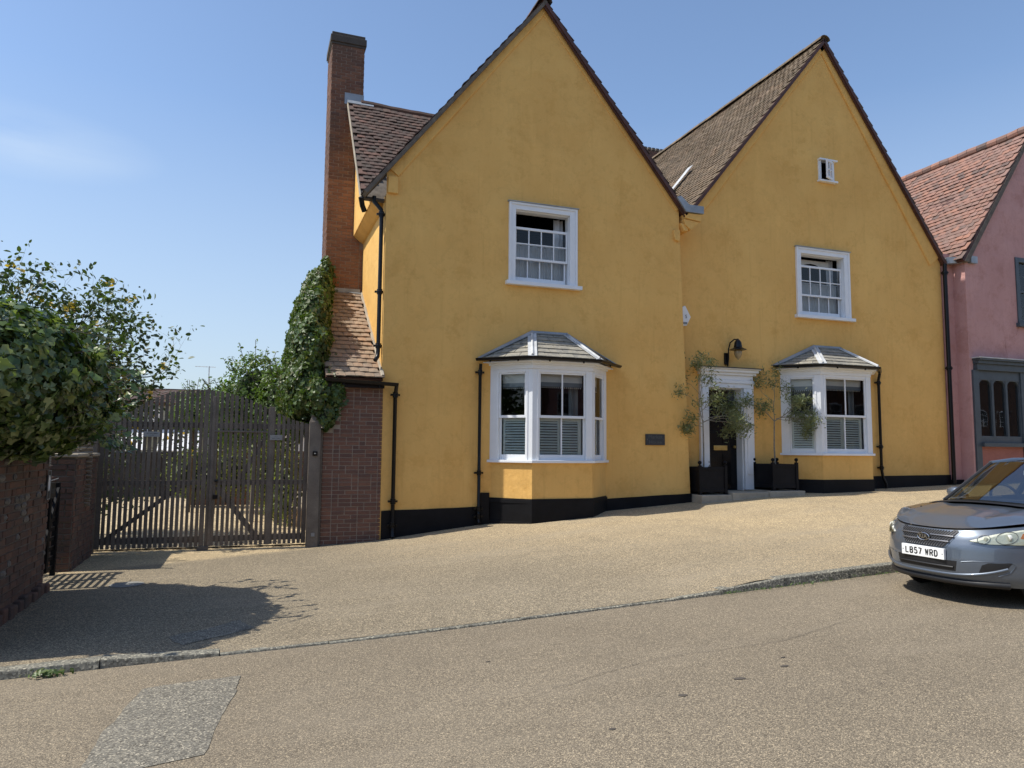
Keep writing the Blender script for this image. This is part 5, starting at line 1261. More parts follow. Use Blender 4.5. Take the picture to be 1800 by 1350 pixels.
def tree(name, label, base, starts, seed, depth, leafn, lsize, mat, shape, barkmat='bark', group=None, cat='tree', trunk=None, spread=.75, clus=.10, up=.15, accents=None, lenf=.72, keep=None, kids=(2, 3)):
    g = random.Random(seed); gn = np.random.default_rng(seed); t_ = empty(name, label, cat, group, loc=base); B0 = Vector(base); segs = []; tips = []
    for (p, d, L, r_) in starts: grow(Vector(p), Vector(d), L, r_, depth, g, segs, tips, spread, lenf, up, kids)
    if trunk: MB().tube(trunk[0], trunk[1], 10).build('trunk', barkmat, t_, smooth=True)
    b = MB()
    for pts, rad in segs: b.tube(pts, rad, 5 if rad[0] < .02 else 7, caps=False)
    b.build('branches', barkmat, t_, smooth=True, kind='stuff')
    if keep: tips = [q for q in tips if keep(q[0]+B0)]
    P_ = []; N_ = []
    for p, d in tips:
        k = leafn
        c = np.array(p)+gn.normal(0, clus, (k, 3)); P_.append(c); dd = gn.normal(0, 1, (k, 3))*.7+np.array([0, 0, .8]); N_.append(dd/np.linalg.norm(dd, axis=1)[:, None])
    P_ = np.concatenate(P_); N_ = np.concatenate(N_); leaves('crown', P_, N_, lsize, mat, t_, seed, shape)
    if accents:
        idx = gn.permutation(len(tips))[:accents]; A = np.concatenate([np.array(tips[i][0])+gn.normal(0, .045, (7, 3)) for i in idx]); leaves('yellow_leaves', A, np.tile([.3, -.6, .6], (len(A), 1)), lsize*.9, 'yellowleaf', t_, seed+7, 'oval', elong=1.5)
    return t_
tree('garden_tree', 'open evergreen garden tree with yellowing leaves behind the ivy bush', (-6.6, 1.2, 0), [((0, 0, 1.4), (.35, .1, .9), 1.0, .085), ((0, 0, 1.2), (-.7, 0, .7), .95, .07), ((0, 0, 1.3), (1.0, .25, .42), 1.25, .07), ((0, 0, 1.1), (-.1, -.5, .8), .95, .06), ((0, 0, 1.0), (.9, -.35, .35), 1.1, .05), ((0, 0, 1.2), (.9, .5, .7), 1.0, .05)], 12, 5, 4, .105, 'loquat', 'oval', trunk=([(0, 0, -.1), (.03, 0, .8), (0, 0, 1.6)], [.14, .12, .1]), spread=.72, clus=.085, up=.10, accents=150, lenf=.78)
tree('garden_tree', 'denser green tree at the far left behind the ivy bush', (-9.3, 2.6, 0), [((0, 0, 1.4), (.2, 0, 1), .95, .09), ((0, 0, 1.3), (.9, 0, .6), 1.0, .07), ((0, 0, 1.3), (-.6, .2, .7), .95, .07)], 23, 5, 4, .105, 'loquat', 'oval', trunk=([(0, 0, -.1), (0, 0, 1.6)], [.14, .1]), spread=.7, clus=.12, up=.08, accents=40)

# olives in planters
def planter(s, t, z, label, group='black planter boxes by the front door'):
    p = empty('planter', label, 'planter', group, loc=(s, t, z)); W_ = .31
    def bx(name, *a, mat='plinth', bv=.004): return MB().box(*a).build(name, mat, p, bevel=bv)
    for sx in (-1, 1):
        for sy in (-1, 1):
            bx('corner_post', sx*W_-.032, sx*W_+.032, sy*W_-.032, sy*W_+.032, 0, .60)
            MB().lathe((sx*W_, sy*W_, .60), [(.012, -.005), (.02, .01), (.015, .02), (.034, .035), (.043, .058), (.034, .082), (.008, .096)], 14).build('ball_finial', 'plinth', p, smooth=True)
    for sy in (-1, 1):
        bx('panel', -W_+.03, W_-.03, sy*W_-.010, sy*W_+.010, .06, .55); bx('rail', -W_+.032, W_-.032, sy*W_-.022, sy*W_+.022, .50, .565); bx('rail', -W_+.032, W_-.032, sy*W_-.022, sy*W_+.022, .05, .12)
        bx('panel', sy*W_-.010, sy*W_+.010, -W_+.03, W_-.03, .06, .55); bx('rail', sy*W_-.022, sy*W_+.022, -W_+.032, W_-.032, .50, .565); bx('rail', sy*W_-.022, sy*W_+.022, -W_+.032, W_-.032, .05, .12)
    bx('soil', -W_+.01, W_-.01, -W_+.01, W_-.01, .4, .50, mat='soil'); return p
PL1, PL2 = (6.86, .09, .865), (8.70, .09, .93)
planter(*PL1, 'black square planter left of the front door'); planter(*PL2, 'black square planter between the front door and the upper bay')
tree('olive_tree', 'slender olive tree in the planter left of the door', (PL1[0]-.04, PL1[1]-.05, PL1[2]+.45),
     [((0, 0, 1.05), (-.25, -.1, 1), .50, .011), ((0, 0, 1.05), (.9, -.25, .45), .46, .011), ((0, 0, 1.15), (.1, 0, 1), .62, .010), ((0, 0, .95), (-.8, -.1, .2), .26, .007), ((.1, -.05, 1.1), (.9, -.3, .05), .40, .008), ((.1, -.05, 1.15), (.75, -.2, .15), .34, .008)],
     33, 3, 14, .085, 'oliveleaf', 'lance', 'bark_olive', 'olive trees in planters', trunk=([(0, 0, 0), (.01, 0, .5), (.0, 0, 1.1)], [.018, .015, .012]), spread=.75, clus=.07, up=.0, lenf=.62)
tree('olive_tree', 'olive tree in front of the upper bay, leaning right over the window', (PL2[0]-.03, PL2[1]-.05, PL2[2]+.45),
     [((0, 0, 1.05), (-.7, 0, .65), .32, .010), ((0, 0, 1.05), (.15, 0, 1), .56, .010), ((0, 0, 1.05), (.8, -.2, .5), .45, .011), ((.05, 0, 1.1), (1, -.3, .25), .50, .010), ((.1, 0, 1.1), (.9, -.1, -.15), .36, .008)],
     45, 3, 14, .085, 'oliveleaf', 'lance', 'bark_olive', 'olive trees in planters', trunk=([(0, 0, 0), (-.02, 0, .5), (.0, 0, 1.1)], [.018, .016, .012]), spread=.75, clus=.065, up=.0, lenf=.62)
# weeds along the kerb
wd = empty('weed', 'small green weed growing at the foot of the left kerb', 'weed', loc=(-3.57, KT-.06, G(-3.57, -7)+.01))
g_ = np.random.default_rng(5); Pw = g_.normal(0, 1, (60, 3))*np.array([.08, .03, .012])+np.array([0, 0, .025]); leaves('leaves', Pw, np.tile([0, -.4, 1], (60, 1)), .045, 'ivy', wd, 5, 'oval')
wd2 = empty('kerb_weeds', 'thin scruffy weeds along the foot of the right kerb', 'weeds', loc=(0, 0, 0)); pts = []
for k in range(170): s = g_.uniform(2.5, 4.9); s = 2.9 if False else s; pts.append((s+.0, KT-.03-abs(g_.normal(0, .03)), G(s, -7)+.015+abs(g_.normal(0, .012))))
o = leaves('leaves', np.array(pts), np.tile([0, -.4, 1], (len(pts), 1)), .03, 'shrub', wd2, 6, 'lance', elong=1.6)

# ---------------- buildings beyond the gates ----------------
ob = empty('outbuilding', 'low outbuilding with brown tiled roof seen over and through the gates', 'outbuilding')
T0 = 14.0
MB().box(-12, -3.55, T0, T0+4, 1.56, 3.25).build('upper_wall', 'paleboard', ob); MB().box(-12, -3.55, T0+.02, T0+4, -.3, 1.5595).build('lower_wall', 'courtdark', ob)
for k in range(14): MB().box(-12, -3.55, T0-.02, T0-.001, .1+k*.105, .1+k*.105+.098).build('board', 'courtdark', ob)
for (a, c) in ((-6.1, -5.40), (-5.0, -3.7)): MB().prism([(a, T0-1.0, 1.60), (c, T0-1.0, 1.60), (c, T0-.05, 2.30), (a, T0-.05, 2.30)], (0, 0, .03)).build('tilted_white_panel', 'courtwhite', ob)  # white panels, tilt added so that they catch the sun
MB().box(-5.36, -5.0, T0-.05, T0-.021, 2.28, 3.24).build('white_panel', 'courtwhite', ob)
MB().box(-12, -3.5, T0-.06, T0-.022, 2.30, 2.46).build('beam', 'courtdark', ob)
rf = sub('roof', ob); d = Vector((0, 1.9, .58)); L = d.length; d.normalize()
tile_roof(rf, Vector((-12, T0-.15, 3.22)), X, d, 8.5, L, .2, .15, 'tile_brown', nsolo=0, sag=.05, seed=77)
MB().frame(Vector((-12, T0-.15, 3.22)), X, d, X.cross(d), 0, 8.5, 0, L, -.1, -.003).build('roof_deck', 'verge', rf); MB().box(-12, -3.5, T0+1.7, T0+1.9, 3.70, 3.83).build('ridge', 'tile_brown', rf)
co = empty('cottage', 'white rendered cottage with brick base seen through the right gate', 'house')
MB().box(-3.5, 3.0, 16, 20, -.3, 1.62).build('brick_base', 'brick_red', co); MB().box(-3.5, 3.0, 15.98, 20, 1.62, 2.35).build('upper_wall', 'courtwhite', co)
MB().add([(-3.6, 15.8, 2.33), (3.1, 15.8, 2.33), (3.1, 18, 3.4), (-3.6, 18, 3.4)], [(0, 1, 2, 3)]).build('roof', 'tile_brown', co)
for x in (-3.2, -2.4, -1.6): MB().box(x, x+.35, 15.95, 15.979, 1.66, 2.2).build('window', 'greypaint', co)
gf = empty('low_wall', 'low dark wall behind the pale hedge', 'wall', loc=(-2.6, 9.6, 0)); MB().box(-1.2, 1.2, 0, .2, -.2, 1.1).build('brickwork', 'brick_old', gf); MB().box(-1.24, 1.24, -.03, .23, 1.1, 1.16).build('coping', 'stone', gf)
ae = empty('tv_aerial', 'thin rooftop television aerial above the shrubs', 'aerial', loc=(-3.9, 20, 0))
MB().tube([(0, 0, 2.4), (0, 0, 5.15)], .02, 6).build('mast', 'leadwhite', ae); MB().tube([(-.55, 0, 5.12), (.25, 0, 5.12)], .012, 6).build('boom', 'leadwhite', ae)
for k in range(6): MB().tube([(-.5+k*.13, -.18, 5.12), (-.5+k*.13, .18, 5.12)], .006, 5).build('element', 'leadwhite', ae)

# ---------------- other side of the street, seen in the windows ----------------
def terrace(s0, s1, t, h, mat, label, seed):
    t -= 9; h += 1.8
    o_ = empty('terraced_house', label, 'house', 'houses across the street, behind the viewer'); r = random.Random(seed)
    MB().box(s0, s1, t-7, t, -1.5, h).build('wall', mat, o_)
    MB().prism([(s0, t+.3, h-.1), (s0, t-3.5, h+2.6), (s0, t-7.3, h-.1)], (s1-s0, 0, 0)).build('roof', 'tile_brown', o_)
    n = int((s1-s0)/2.2)
    for k in range(n):
        x = s0+(s1-s0)*(k+.5)/n
        for z in (1.3, 4.2):
            wnd = MB().box(x-.5, x+.5, t, t+.05, z-.1, z+1.35).build('window', 'white', o_)
            for i in range(2):
                for j in range(3): MB().box(x-.43+i*.44, x-.01+i*.44, t+.05, t+.056, z-.02+j*.44, z+.38+j*.44).build('pane', 'inkblack', wnd)
    return o_
terrace(-16, -5, -23, 5.6, 'brick_red', 'red brick house across the street at its lower end', 1)
terrace(-4.9, 6, -23.3, 6.0, 'terracotta', 'terracotta house across the street facing the left gable', 2)
terrace(6.1, 16, -22.8, 6.2, 'brick_red', 'brick house across the street facing the upper bay', 3)
terrace(16.1, 30, -23, 6.0, 'pink', 'pink house across the street at its upper end', 4)
terrace(30.1, 52, -23, 6.4, 'brick_red', 'long brick house across the street, up the hill', 5)
terrace(52.1, 78, -23, 7.0, 'brick_old', 'furthest dark brick house up the hill across the street', 6)

tree('reflection_tree', 'unseen dark leafy tree added beyond the garden wall on the left, to darken the bay reflections', (-17, -5.5, 0), [((0, 0, 1.6), (.2, 0, 1), 1.6, .14), ((0, 0, 1.5), (.9, 0, .8), 1.5, .1), ((0, 0, 1.5), (-.6, .5, .8), 1.5, .1), ((0, 0, 1.5), (0, -.8, .8), 1.5, .1)], 61, 4, 14, .22, 'loquat', 'oval', trunk=([(0, 0, -.1), (0, 0, 1.6)], [.22, .17]), clus=.22)  # out-of-view tree, added to darken the reflections in the bay glass
# ---------------- parked car ----------------
KC = .905                       # overall size
car = empty('parked_car', 'silver-blue hatchback parked nose left by the kerb, at the right edge', 'car', loc=(4.02, -7.66, G(4.9, -7.0)+.015))
car.rotation_euler = (0, 0, 0)
# local frame: x backwards from the nose, y towards the kerb, z up; metres before scaling
def hw(x):      # half width along the length
    return lerp([(0, .74), (.12, .80), (.35, .855), (.8, .885), (1.5, .895), (3.0, .895), (3.8, .87), (4.235, .78)], x)
def zs(x):      # shoulder line height
    return lerp([(0, .70), (.15, .735), (.4, .79), (.7, .845), (1.05, .895), (1.4, .925), (2.2, .95), (3.2, .99), (4.0, 1.01), (4.235, 1.0)], x)
def smooth(t): return t*t*(3-2*t)
NOSE = []
def xfront(y, z):
    """distance of the nose surface behind the plane of the plate"""
    a = abs(y)/.86; plan = .40*a**3.2+.10*a**2
    zz = z; prof = lerp([(.14, .16), (.22, .065), (.27, .035), (.30, .03), (.40, .02), (.55, .035), (.66, .075), (.72, .12), (.78, .20)], zz)
    return plan+prof
# body shell, rings of constant height index
nv, na = 16, 120
def side_z(v, x): return .17+(zs(x)-.17)*v
def ring_pt(v, s):
    """s in 0..1 round the car from nose centre along the left side to tail centre"""
    LT = 4.235
    if s < .30:
        y = .86*(1-(1-s/.30)**1.5)*1.0; y = min(y, .86); zt = .17+(.72-.17)*v if True else 0
        z = side_z(v, xfront(y, .5)); x = xfront(y, z); return x, y, z
    if s < .86:
        u = (s-.30)/.56; x0 = xfront(.86, side_z(v, .5)); x = x0+(LT-.32-x0)*u; z = side_z(v, x)
        tumble = [0, .01, .025, .03][0]
        y = lerp([(0, .86), (.06, hw(x)), (1, hw(x))], u) if u < .06 else hw(x)
        bulge = -.035*(abs(v-.55)/.55)**2.2-(.02 if v < .1 else 0); y += bulge*smooth(min(1, u/.1)); return x, y, z
    u = (s-.86)/.14; a = u*math.pi/2; z = side_z(v, LT-.2); x = LT-.32+.32*math.sin(a)-.06*abs(v-.4); y = (hw(LT-.32)-.03)*(math.cos(a)**.45 if u < 1 else 0); return x, y, z
b = MB(); S_ = [i/na for i in range(na+1)]
for j in range(nv+1):
    for s in S_: b.v.append(ring_pt(j/nv, s))
for j in range(nv):
    for i in range(na): b.f.append((j*(na+1)+i, (j+1)*(na+1)+i, (j+1)*(na+1)+i+1, j*(na+1)+i+1)); b.mi.append(0)
# wheel arches: drop faces
def in_arch(x, z, r=.37):
    return any((x-c)**2+(z-.31)**2 < r*r for c in (.86, 3.51))
keepf = [f for f in b.f if not in_arch(sum(b.v[i][0] for i in f)/4, sum(b.v[i][2] for i in f)/4, .36) or abs(sum(b.v[i][1] for i in f)/4) < .72]
n0 = len(b.v); b.v += [(x, -y, z) for x, y, z in b.v]; b.f = keepf+[tuple(n0+i for i in reversed(f)) for f in keepf]; b.mi = [0]*len(b.f)
def scale_obj(o): o.scale = (KC, KC, KC); return o
def cb(bb, name, mat, par=None, smooth_=True, bevel=0, label=None, ang=50):
    o = bb.build(name, mat, par or car, smooth=smooth_, bevel=bevel, angle=ang, label=label)
    if par is None: scale_obj(o)
    return o
body_me = b
body = cb(b, 'body', 'carpaint')
# bonnet and cowl
bb = MB(); nx, ny = 26, 24
def bonnet_z(x, y):
    c = abs(y)/hw(min(max(x, .1), 1.1)); base = zs(max(x, .0)); crown = .055*(1-c**2.4)+.016*math.exp(-((c-.62)/.10)**2)*smooth(min(1, x/.5))-.006*math.exp(-((c-.45)/.12)**2)
    return base+crown
XC = 1.12
for i in range(nx+1):
    for j in range(ny+1):
        q = -1+2*j/ny; yy = q*.86; zf = .725; xf = xfront(yy, side_z(1, xfront(yy, .5))); x = xf+(XC-.05-.02*(1-q*q)*5-xf)*(i/nx); w_ = lerp([(0, .86), (.5, .875), (1.2, .888)], x-0)
        y = q*w_; z = zs(x)+ (bonnet_z(x, y)-zs(x))*smooth(min(1, (i/nx)*2.6))
        bb.v.append((x, y, z))
for i in range(nx):
    for j in range(ny): a = i*(ny+1)+j; bb.f.append((a, a+1, a+ny+2, a+ny+1)); bb.mi.append(0)
bonnet = cb(bb, 'bonnet', 'carpaint', ang=80)
bb = MB()       # scuttle panel in front of the screen
for i in range(13):
    q = -1+i/6; y = q*.80; x0 = XC-.16-.10*(1-q*q)*0+.02; bb.v += [(XC-.17+.06*q*q, y, .915+.05*(1-q*q)), (XC+.14+.26*abs(q)**2.2, y*.97, .955+.055*(1-q*q))]
for i in range(12): bb.f.append((2*i, 2*i+2, 2*i+3, 2*i+1)); bb.mi.append(0)
cb(bb, 'scuttle', 'carblack')
# greenhouse
def screen_pt(u, v):      # u -1..1 across, v 0..1 up
    yb, yt = .76, .58; y = u*(yb+(yt-yb)*v); x = 1.02+.70*v+ .26*abs(u)**2.4*(1-.45*v); z = .945+.045*(1-u*u)*(1-v)+(1.425-.945)*v-.03*abs(u)**3*v; return x, y, z
bb = MB()
for j in range(9):
    for i in range(17): bb.v.append(screen_pt(-1+i/8, j/8))
for j in range(8):
    for i in range(16): a = j*17+i; bb.f.append((a, a+1, a+18, a+17)); bb.mi.append(0)
ws = cb(bb, 'windscreen', 'carglass')
bb = MB()       # roof
for j in range(13):
    x = 1.72+2.1*j/12; half = lerp([(1.72, .58), (2.6, .60), (3.82, .55)], x); ztop = lerp([(1.72, 1.425), (2.3, 1.475), (2.8, 1.48), (3.4, 1.455), (3.82, 1.40)], x)
    for i in range(13): u = -1+i/6; bb.v.append((x+.14*abs(u)**2.4*(1-j/12), u*half, ztop-.035*abs(u)**3))
for j in range(12):
    for i in range(12): a = j*13+i; bb.f.append((a, a+1, a+14, a+13)); bb.mi.append(0)
cb(bb, 'roof', 'carpaint')
for sy in (-1, 1):
    P = [Vector(screen_pt(sy, v/6)) for v in range(7)]
    cb(MB().tube([p+Vector((.02, sy*.02, -.005)) for p in P], .022, 8), 'pillar', 'carpaint')
    cb(MB().tube([p+Vector((-.005, -sy*.015, .006)) for p in P], .019, 6), 'screen_seal', 'carblack')
    R_ = [(1.86, .57, 1.40), (2.3, .60, 1.44), (2.8, .605, 1.445), (3.4, .58, 1.42), (3.9, .55, 1.36)]
    cb(MB().tube([(x, sy*y, z) for x, y, z in R_], .03, 8), 'roof_rail', 'carpaint')
    sg_ = MB(); top = [(1.78, .58, 1.35), (2.3, .61, 1.42), (2.8, .615, 1.425), (3.4, .59, 1.40), (3.95, .56, 1.32)]; bot = [(1.30, .80, .955), (2.0, .855, .965), (2.7, .86, .98), (3.3, .85, 1.0), (4.05, .80, 1.02)]
    for p_, q_ in zip(bot, top): sg_.v += [(p_[0], sy*p_[1], p_[2]), (q_[0], sy*q_[1], q_[2])]
    for i in range(4): sg_.f.append((2*i, 2*i+2, 2*i+3, 2*i+1)); sg_.mi.append(0)
    cb(sg_, 'side_window', 'carglass')
    for i in (2,): cb(MB().tube([(bot[i][0], sy*bot[i][1], bot[i][2]), (top[i][0], sy*top[i][1], top[i][2])], .04, 6), 'door_pillar', 'carblack')
    s2 = MB()
    for x in frange(1.05, 4.15, .3): y = hw(x); s2.v += [(x, sy*(y-.035), zs(x)-.003), (x, sy*lerp([(1, .76), (1.3, .80), (2, .855), (4.2, .80)], x), zs(x)+.02)]
    for i in range(len(s2.v)//2-1): s2.f.append((2*i, 2*i+2, 2*i+3, 2*i+1)); s2.mi.append(0)
    cb(s2, 'shoulder', 'carpaint')
rw = MB().add([(3.82, -.55, 1.40), (3.82, .55, 1.40), (4.16, .72, 1.02), (4.16, -.72, 1.02)], [(0, 1, 2, 3)]); cb(rw, 'rear_window', 'carglass')
# interior
it = MB(); it.box(1.25, 1.75, -.70, .70, .70, .96); cb(it, 'dashboard', 'carblack', bevel=.05, smooth_=False)
cb(MB().tube([(1.80+.03*math.sin(a)*0-.06*math.sin(a), .36+.18*math.cos(a), .98+.17*math.sin(a)) for a in [k*math.pi/10 for k in range(21)]], .016, 8), 'steering_wheel', 'carblack')
for y in (-.36, .36):
    st_ = MB(); st_.box(2.0, 2.5, y-.25, y+.25, .35, .60); st_.prism([(2.45, y-.25, .55), (2.62, y-.25, .55), (2.82, y-.22, 1.14), (2.68, y-.22, 1.14)], (0, .48, 0)); cb(st_, 'seat', 'interior', bevel=.05, smooth_=False)
    cb(MB().box(2.70, 2.80, y-.13, y+.13, 1.18, 1.36), 'headrest', 'interior', bevel=.04, smooth_=False)
cb(MB().box(1.2, 4.1, -.78, .78, .18, .30), 'floor_pan', 'carblack', smooth_=False); cb(MB().box(3.4, 3.6, -.6, .6, .4, 1.1), 'rear_seat', 'interior', bevel=.05, smooth_=False)
cb(MB().box(.50, 1.2, -.55, .55, .20, .58), 'engine_bay', 'carblack', smooth_=False)
cb(MB().box(1.80, 1.825, -.13, .13, 1.26, 1.325), 'rear_view_mirror', 'shutter', bevel=.012, smooth_=False)
# wheels
for x in (.86, 3.51):
    for sy in (-1, 1):
        wr = sub('wheel', car); wr.location = Vector((x, sy*.77, .31))*KC; wr.scale = (KC,)*3; wr.rotation_euler = (R(90)*sy*-1, 0, 0)
        ty = MB().lathe((0, 0, 0), [(.20, -.09), (.285, -.10), (.305, -.07), (.31, 0), (.305, .07), (.285, .10), (.20, .09)], 32); ty.build('tyre', 'rubber', wr, smooth=True)
        MB().lathe((0, 0, 0), [(.22, .085), (.215, .104), (.19, .104), (.18, .092), (.05, .095), (.04, .112), (.005, .115)], 24).build('rim', 'alloy', wr, smooth=True)
        for k in range(7): a = k*2*math.pi/7; MB().frame(Vector((0, 0, .090)), Vector((math.cos(a), math.sin(a), 0)), Vector((-math.sin(a), math.cos(a), 0)), Z, .04, .19, -.02, .02, 0, .02).build('spoke', 'alloy', wr)
        cb(MB().tube([(x-.36, sy*.60, .31), (x-.25, sy*.60, .57), (x, sy*.60, .68), (x+.25, sy*.60, .57), (x+.36, sy*.60, .31)], .12, 8), 'wheel_arch', 'carblack')
for x in (.86, 3.51):
    for sy in (-1, 1):
        cb(MB().tube([(x+.375*math.cos(a), sy*(hw(x+.375*math.cos(a))-.028-.03*(math.sin(a) < .3)), .31+.375*math.sin(a)) for a in [math.pi*(k-1)/16 for k in range(19)]], .034, 8), 'arch_lip', 'carblack')
        cb(MB().lathe((0, 0, 0), [(.36, -.02), (.36, .02)], 24), 'arch_liner', 'carblack').matrix_local = Matrix.Translation(Vector((x, sy*.70, .31))*KC) @ Matrix.Rotation(R(90), 4, 'X') @ Matrix.Scale(KC, 4)
# things set on the nose, dropped on to the body surface along x
dg = bpy.context.evaluated_depsgraph_get()
def tree_of(*mbs):
    v = []; f = []
    for mb in mbs:
        o_ = len(v); v += [Vector(q) for q in mb.v]; f += [tuple(o_+i for i in ff) for ff in mb.f]
    return BVHTree.FromPolygons(v, f)
bvh = tree_of(body_me)
def nose_x(y, z):
    h = bvh.ray_cast(Vector((-2, y, z)), Vector((1, 0, 0)));
    return h[0].x if h[0] else xfront(y, z)
def patch(poly, off, mat, name, par=None, depth=.02, grid=.02, bulge=0, ray='x', label=None):
    """convex outline in (y,z) laid on the nose, raised by off, with a solid edge"""
    ar = sum(poly[i][0]*poly[(i+1) % len(poly)][1]-poly[(i+1) % len(poly)][0]*poly[i][1] for i in range(len(poly)))
    if ar < 0: poly = poly[::-1]
    ys = [p[0] for p in poly]; zs_ = [p[1] for p in poly]; bm = bmesh.new(); Y_ = frange(min(ys)-.001, max(ys)+.001, grid); Z_ = frange(min(zs_)-.001, max(zs_)+.001, grid)
    gv = [[bm.verts.new((0, y, z)) for z in Z_] for y in Y_]
    for i in range(len(Y_)-1):
        for j in range(len(Z_)-1): bm.faces.new((gv[i][j], gv[i+1][j], gv[i+1][j+1], gv[i][j+1]))
    for i in range(len(poly)):
        a, c = poly[i], poly[(i+1) % len(poly)]; n_ = (c[1]-a[1], -(c[0]-a[0]))
        bmesh.ops.bisect_plane(bm, geom=bm.verts[:]+bm.edges[:]+bm.faces[:], plane_co=(0, a[0], a[1]), plane_no=(0, n_[0], n_[1]), clear_outer=True)
    cy, cz = sum(ys)/len(ys), sum(zs_)/len(zs_); ry = (max(ys)-min(ys))/2; rz = (max(zs_)-min(zs_))/2
    for v in bm.verts:
        y, z = v.co.y, v.co.z; k = max(0, 1-((y-cy)/ry)**2*.9-((z-cz)/rz)**2*.9); v.co.x = nose_x(y, z)-off-bulge*k
    ret = bmesh.ops.extrude_face_region(bm, geom=bm.faces[:]); 
    for v in [g for g in ret['geom'] if isinstance(g, bmesh.types.BMVert)]: v.co.x += depth
    bmesh.ops.recalc_face_normals(bm, faces=bm.faces[:])
    me = bpy.data.meshes.new(name); bm.to_mesh(me); bm.free(); me.materials.append(M[mat]); me.polygons.foreach_set('use_smooth', [True]*len(me.polygons))
    try: me.set_sharp_from_angle(angle=R(40))
    except Exception: pass
    o = bpy.data.objects.new(name, me); COL.objects.link(o); o.parent = par or car
    if par is None: scale_obj(o)
    if label: o['label'] = label
    return o
GR = [(-.36, .700), (-.34, .712), (.28, .712), (.315, .695), (.30, .62), (.26, .545), (.24, .53), (-.20, .53), (-.24, .545), (-.345, .665)]
GR = [(y, z) for y, z in GR]
GR = [(-.345, .695), (-.325, .712), (.325, .712), (.345, .695), (.245, .545), (.215, .53), (-.215, .53), (-.245, .545)]
gsub = sub('grille', car); gsub.scale = (KC,)*3
patch([(y*1.05, .62+(z-.62)*1.10) for y, z in GR], .004, 'carpaint', 'grille_surround', gsub); patch(GR, .009, 'carblack', 'grille_backing', gsub)
ms = MB()
def clipseg(y0, z0, y1, z1):
    pts = []; n = 24
    for i in range(n+1):
        y, z = y0+(y1-y0)*i/n, z0+(z1-z0)*i/n; ins = all((GR[(k+1) % 8][0]-GR[k][0])*(z-GR[k][1])-(GR[(k+1) % 8][1]-GR[k][1])*(y-GR[k][0]) < 0 for k in range(8))
        if ins: pts.append((nose_x(y, z)-.012, y, z))
    return pts
for k in range(-34, 34):
    for sgn in (-1,):
        y0 = k*.030; pts = clipseg(y0, .53, y0+sgn*.14, .712)
        if len(pts) > 2: ms.tube(pts[::max(1, len(pts)//4)]+[pts[-1]], .0045, 4, caps=False)
ob_ = ms.build('grille_mesh', 'dullchrome', gsub); ob_['kind'] = 'stuff'
for z in (.595, .650):
    lim = .285 if z < .62 else .32
    for a, c in ((-lim, -.07), (.07, lim)): MB().tube([(nose_x(a+(c-a)*i/8, z)-.02, a+(c-a)*i/8, z) for i in range(9)], .009, 6).build('grille_bar', 'dullchrome', gsub, smooth=True)
bdg = sub('badge', car); bdg.scale = (KC,)*3; xb = nose_x(0, .622)-.030
MB().prism([(xb, .078*math.cos(a), .622+.043*math.sin(a)) for a in [k*math.pi/14 for k in range(28)]], (.02, 0, 0)).build('oval', 'carblack', bdg, bevel=.004)
MB().tube([(xb-.002, .072*math.cos(a), .622+.038*math.sin(a)) for a in [k*math.pi/14 for k in range(29)]], .004, 6).build('oval_rim', 'chrome', bdg, smooth=True)
text_mesh('KIA', .060, 'chrome', bdg, (xb-.006, 0, .622), -Y, Z, .002, xs=1.05, bold=.002)
# plate
npz = sub('number_plate', car); npz.scale = (KC,)*3; xp = min(nose_x(-.26, .47), nose_x(0, .47))-.022; zc = .462
MB().box(xp, xp+.03, -.262, .262, zc-.057, zc+.057).build('plate', 'platewhite', npz, bevel=.003)
GL = {'L': [[(0, 1), (0, 0), (1, 0)]], 'B': [[(0, 0), (0, 1), (.75, 1), (.95, .85), (.95, .65), (.75, .52), (0, .52)], [(.75, .52), (1, .38), (1, .15), (.8, 0), (0, 0)]],
      '5': [[(.95, 1), (.08, 1), (.05, .55), (.7, .6), (1, .42), (1, .15), (.75, 0), (.2, 0), (0, .15)]], '7': [[(0, 1), (1, 1), (.35, 0)]],
      'W': [[(0, 1), (.22, 0), (.5, .8), (.78, 0), (1, 1)]], 'R': [[(0, 0), (0, 1), (.75, 1), (1, .85), (1, .62), (.75, .48), (0, .48)], [(.6, .48), (1, 0)]], 'D': [[(0, 0), (0, 1), (.65, 1), (1, .75), (1, .25), (.65, 0), (0, 0)]]}
u0 = -.213; ch, cw = .072, .044
for k_, g_c in enumerate('LB57 WRD'):
    if g_c == ' ': u0 += .028; continue
    b = MB()
    for st_ in GL[g_c]: b.tube([(xp+.002, -(-1)*-(u0+px_*(cw-.013)+.0065), zc-ch/2+.006+py_*(ch-.012)) for px_, py_ in st_], .0084, 6)
    b.build('character', 'inkblack', npz); u0 += .055
for y in (-.243, .243): MB().tube([(xp-.003, y, zc), (xp+.001, y, zc)], .005, 8).build('screw', 'inkblack', npz)
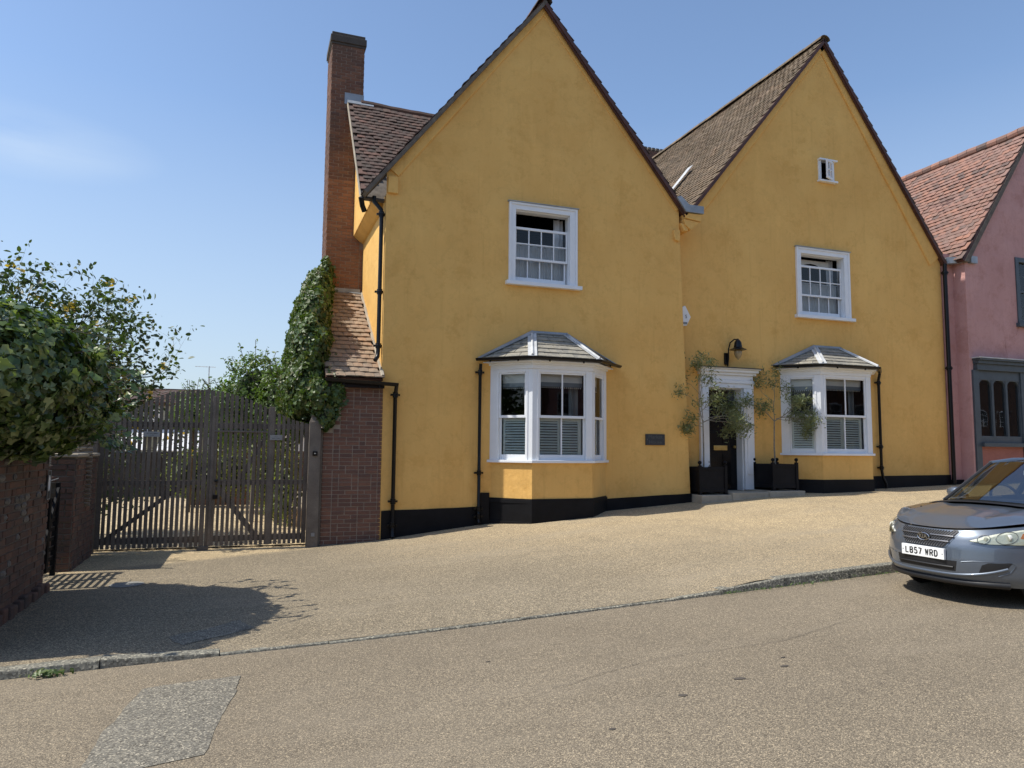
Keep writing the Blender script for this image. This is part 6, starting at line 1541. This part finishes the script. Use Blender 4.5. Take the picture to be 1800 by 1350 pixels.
# lower intake, splitter line, fog recesses
patch([(-.36, .405), (.36, .405), (.34, .30), (-.34, .30)], .003, 'carblack', 'lower_intake', grid=.03)
cb(MB().tube([(nose_x(y, .34)-.012, y, .34) for y in frange(-.33, .33, .06)], .010, 6), 'intake_bar', 'carblack')
cb(MB().tube([(nose_x(y, .262+.10*(abs(y)/.72)**4)-.004, y, .262+.10*(abs(y)/.72)**4) for y in frange(-.72, .72, .04)], .016, 8), 'bumper_lip', 'carpaint')
cb(MB().tube([(nose_x(y, .20)-.0, y, .19) for y in frange(-.70, .70, .07)], .035, 8), 'splitter', 'carblack')
for sy in (-1, 1):
    patch([(sy*y, z) for y, z in ((.53, .30), (.70, .335), (.745, .42), (.60, .41), (.56, .385))], .004, 'carblack', 'fog_recess')
    cb(MB().tube([(nose_x(sy*y, z)-.006, sy*y, z) for y, z in ((.40, .405), (.50, .422), (.62, .425), (.74, .43), (.765, .40), (.73, .325), (.66, .285))], .0028, 6), 'recess_edge', 'carpaint')
    HLP = [(sy*y, z) for y, z in ((.455, .622), (.60, .60), (.84, .605), (.858, .66), (.85, .77), (.76, .752), (.62, .70))]
    hl_ = sub('headlight', car); hl_.scale = (KC,)*3
    patch([(sy*(.65+(abs(y)-.65)*1.035), .68+(z-.68)*1.07) for y, z in HLP], .002, 'carblack', 'headlight_gap', hl_)
    patch(HLP, .006, 'lensback', 'reflector', hl_); patch(HLP, .034, 'lens', 'lens', hl_, depth=.002, bulge=.004)
    for (yy, zz, rr) in ((.56, .645, .045), (.70, .668, .062)):
        xx = nose_x(sy*yy, zz)-.012
        MB().tube([(nose_x(sy*(yy+rr*math.cos(a)), zz+rr*math.sin(a))-.012, sy*(yy+rr*math.cos(a)), zz+rr*math.sin(a)) for a in [k*math.pi/10 for k in range(21)]], .003, 6).build('bulb_ring', 'dullchrome', hl_, smooth=True)
        MB().tube([(xx+.03, sy*yy, zz), (xx+.008, sy*yy, zz), (xx+.004, sy*yy, zz)], [rr*.7, rr*.6, rr*.4], 14).build('bulb', 'lensback', hl_, smooth=True)
    patch([(sy*y, z) for y, z in ((.775, .67), (.80, .66), (.825, .675), (.825, .715), (.80, .73), (.775, .715))], .010, 'amber', 'indicator', hl_, depth=.01)
    # door mirror
    mrr = MB(); c = Vector((1.72, sy*.965, 1.02)); mrr.lathe((0, 0, 0), [(.001, -.075), (.05, -.065), (.085, -.03), (.092, .01), (.075, .05), (.04, .07), (.001, .075)], 16); mrr.v = [(c.x+x*.75, c.y+y*1.25, c.z+z*.95) for x, y, z in mrr.v]; cb(mrr, 'door_mirror', 'carpaint')
    cb(MB().tube([(1.72, sy*.80, .98), (1.72, sy*.90, 1.0)], .03, 8), 'mirror_stalk', 'carblack')
# shut line round the bonnet front, wipers
def bline(q, i0, i1, n=14):
    out = []
    return out
pts = [(xfront(y, side_z(1, xfront(y, .5)))+.022, y, side_z(1, xfront(y, .5))-.012) for y in frange(-.85, .85, .05)]
cb(MB().tube(pts, .02, 6), 'bonnet_gap', 'carblack')
for (y0, y1, x0, x1) in ((.50, -.06, 1.06, 1.10), (-.10, -.62, 1.08, 1.16)):
    wp = MB(); wp.tube([(x0+.02*i-.0, y0+(y1-y0)*i/6, 1.0+.006*i-.035*abs((y0+(y1-y0)*i/6))**1.2) for i in range(7)], .008, 5); cb(wp, 'wiper', 'carblack')
cb(MB().tube([(.42, .35, .915), (.42, .35, .905)], .01, 6), 'washer_jet', 'carblack')
bpy.context.view_layer.update()
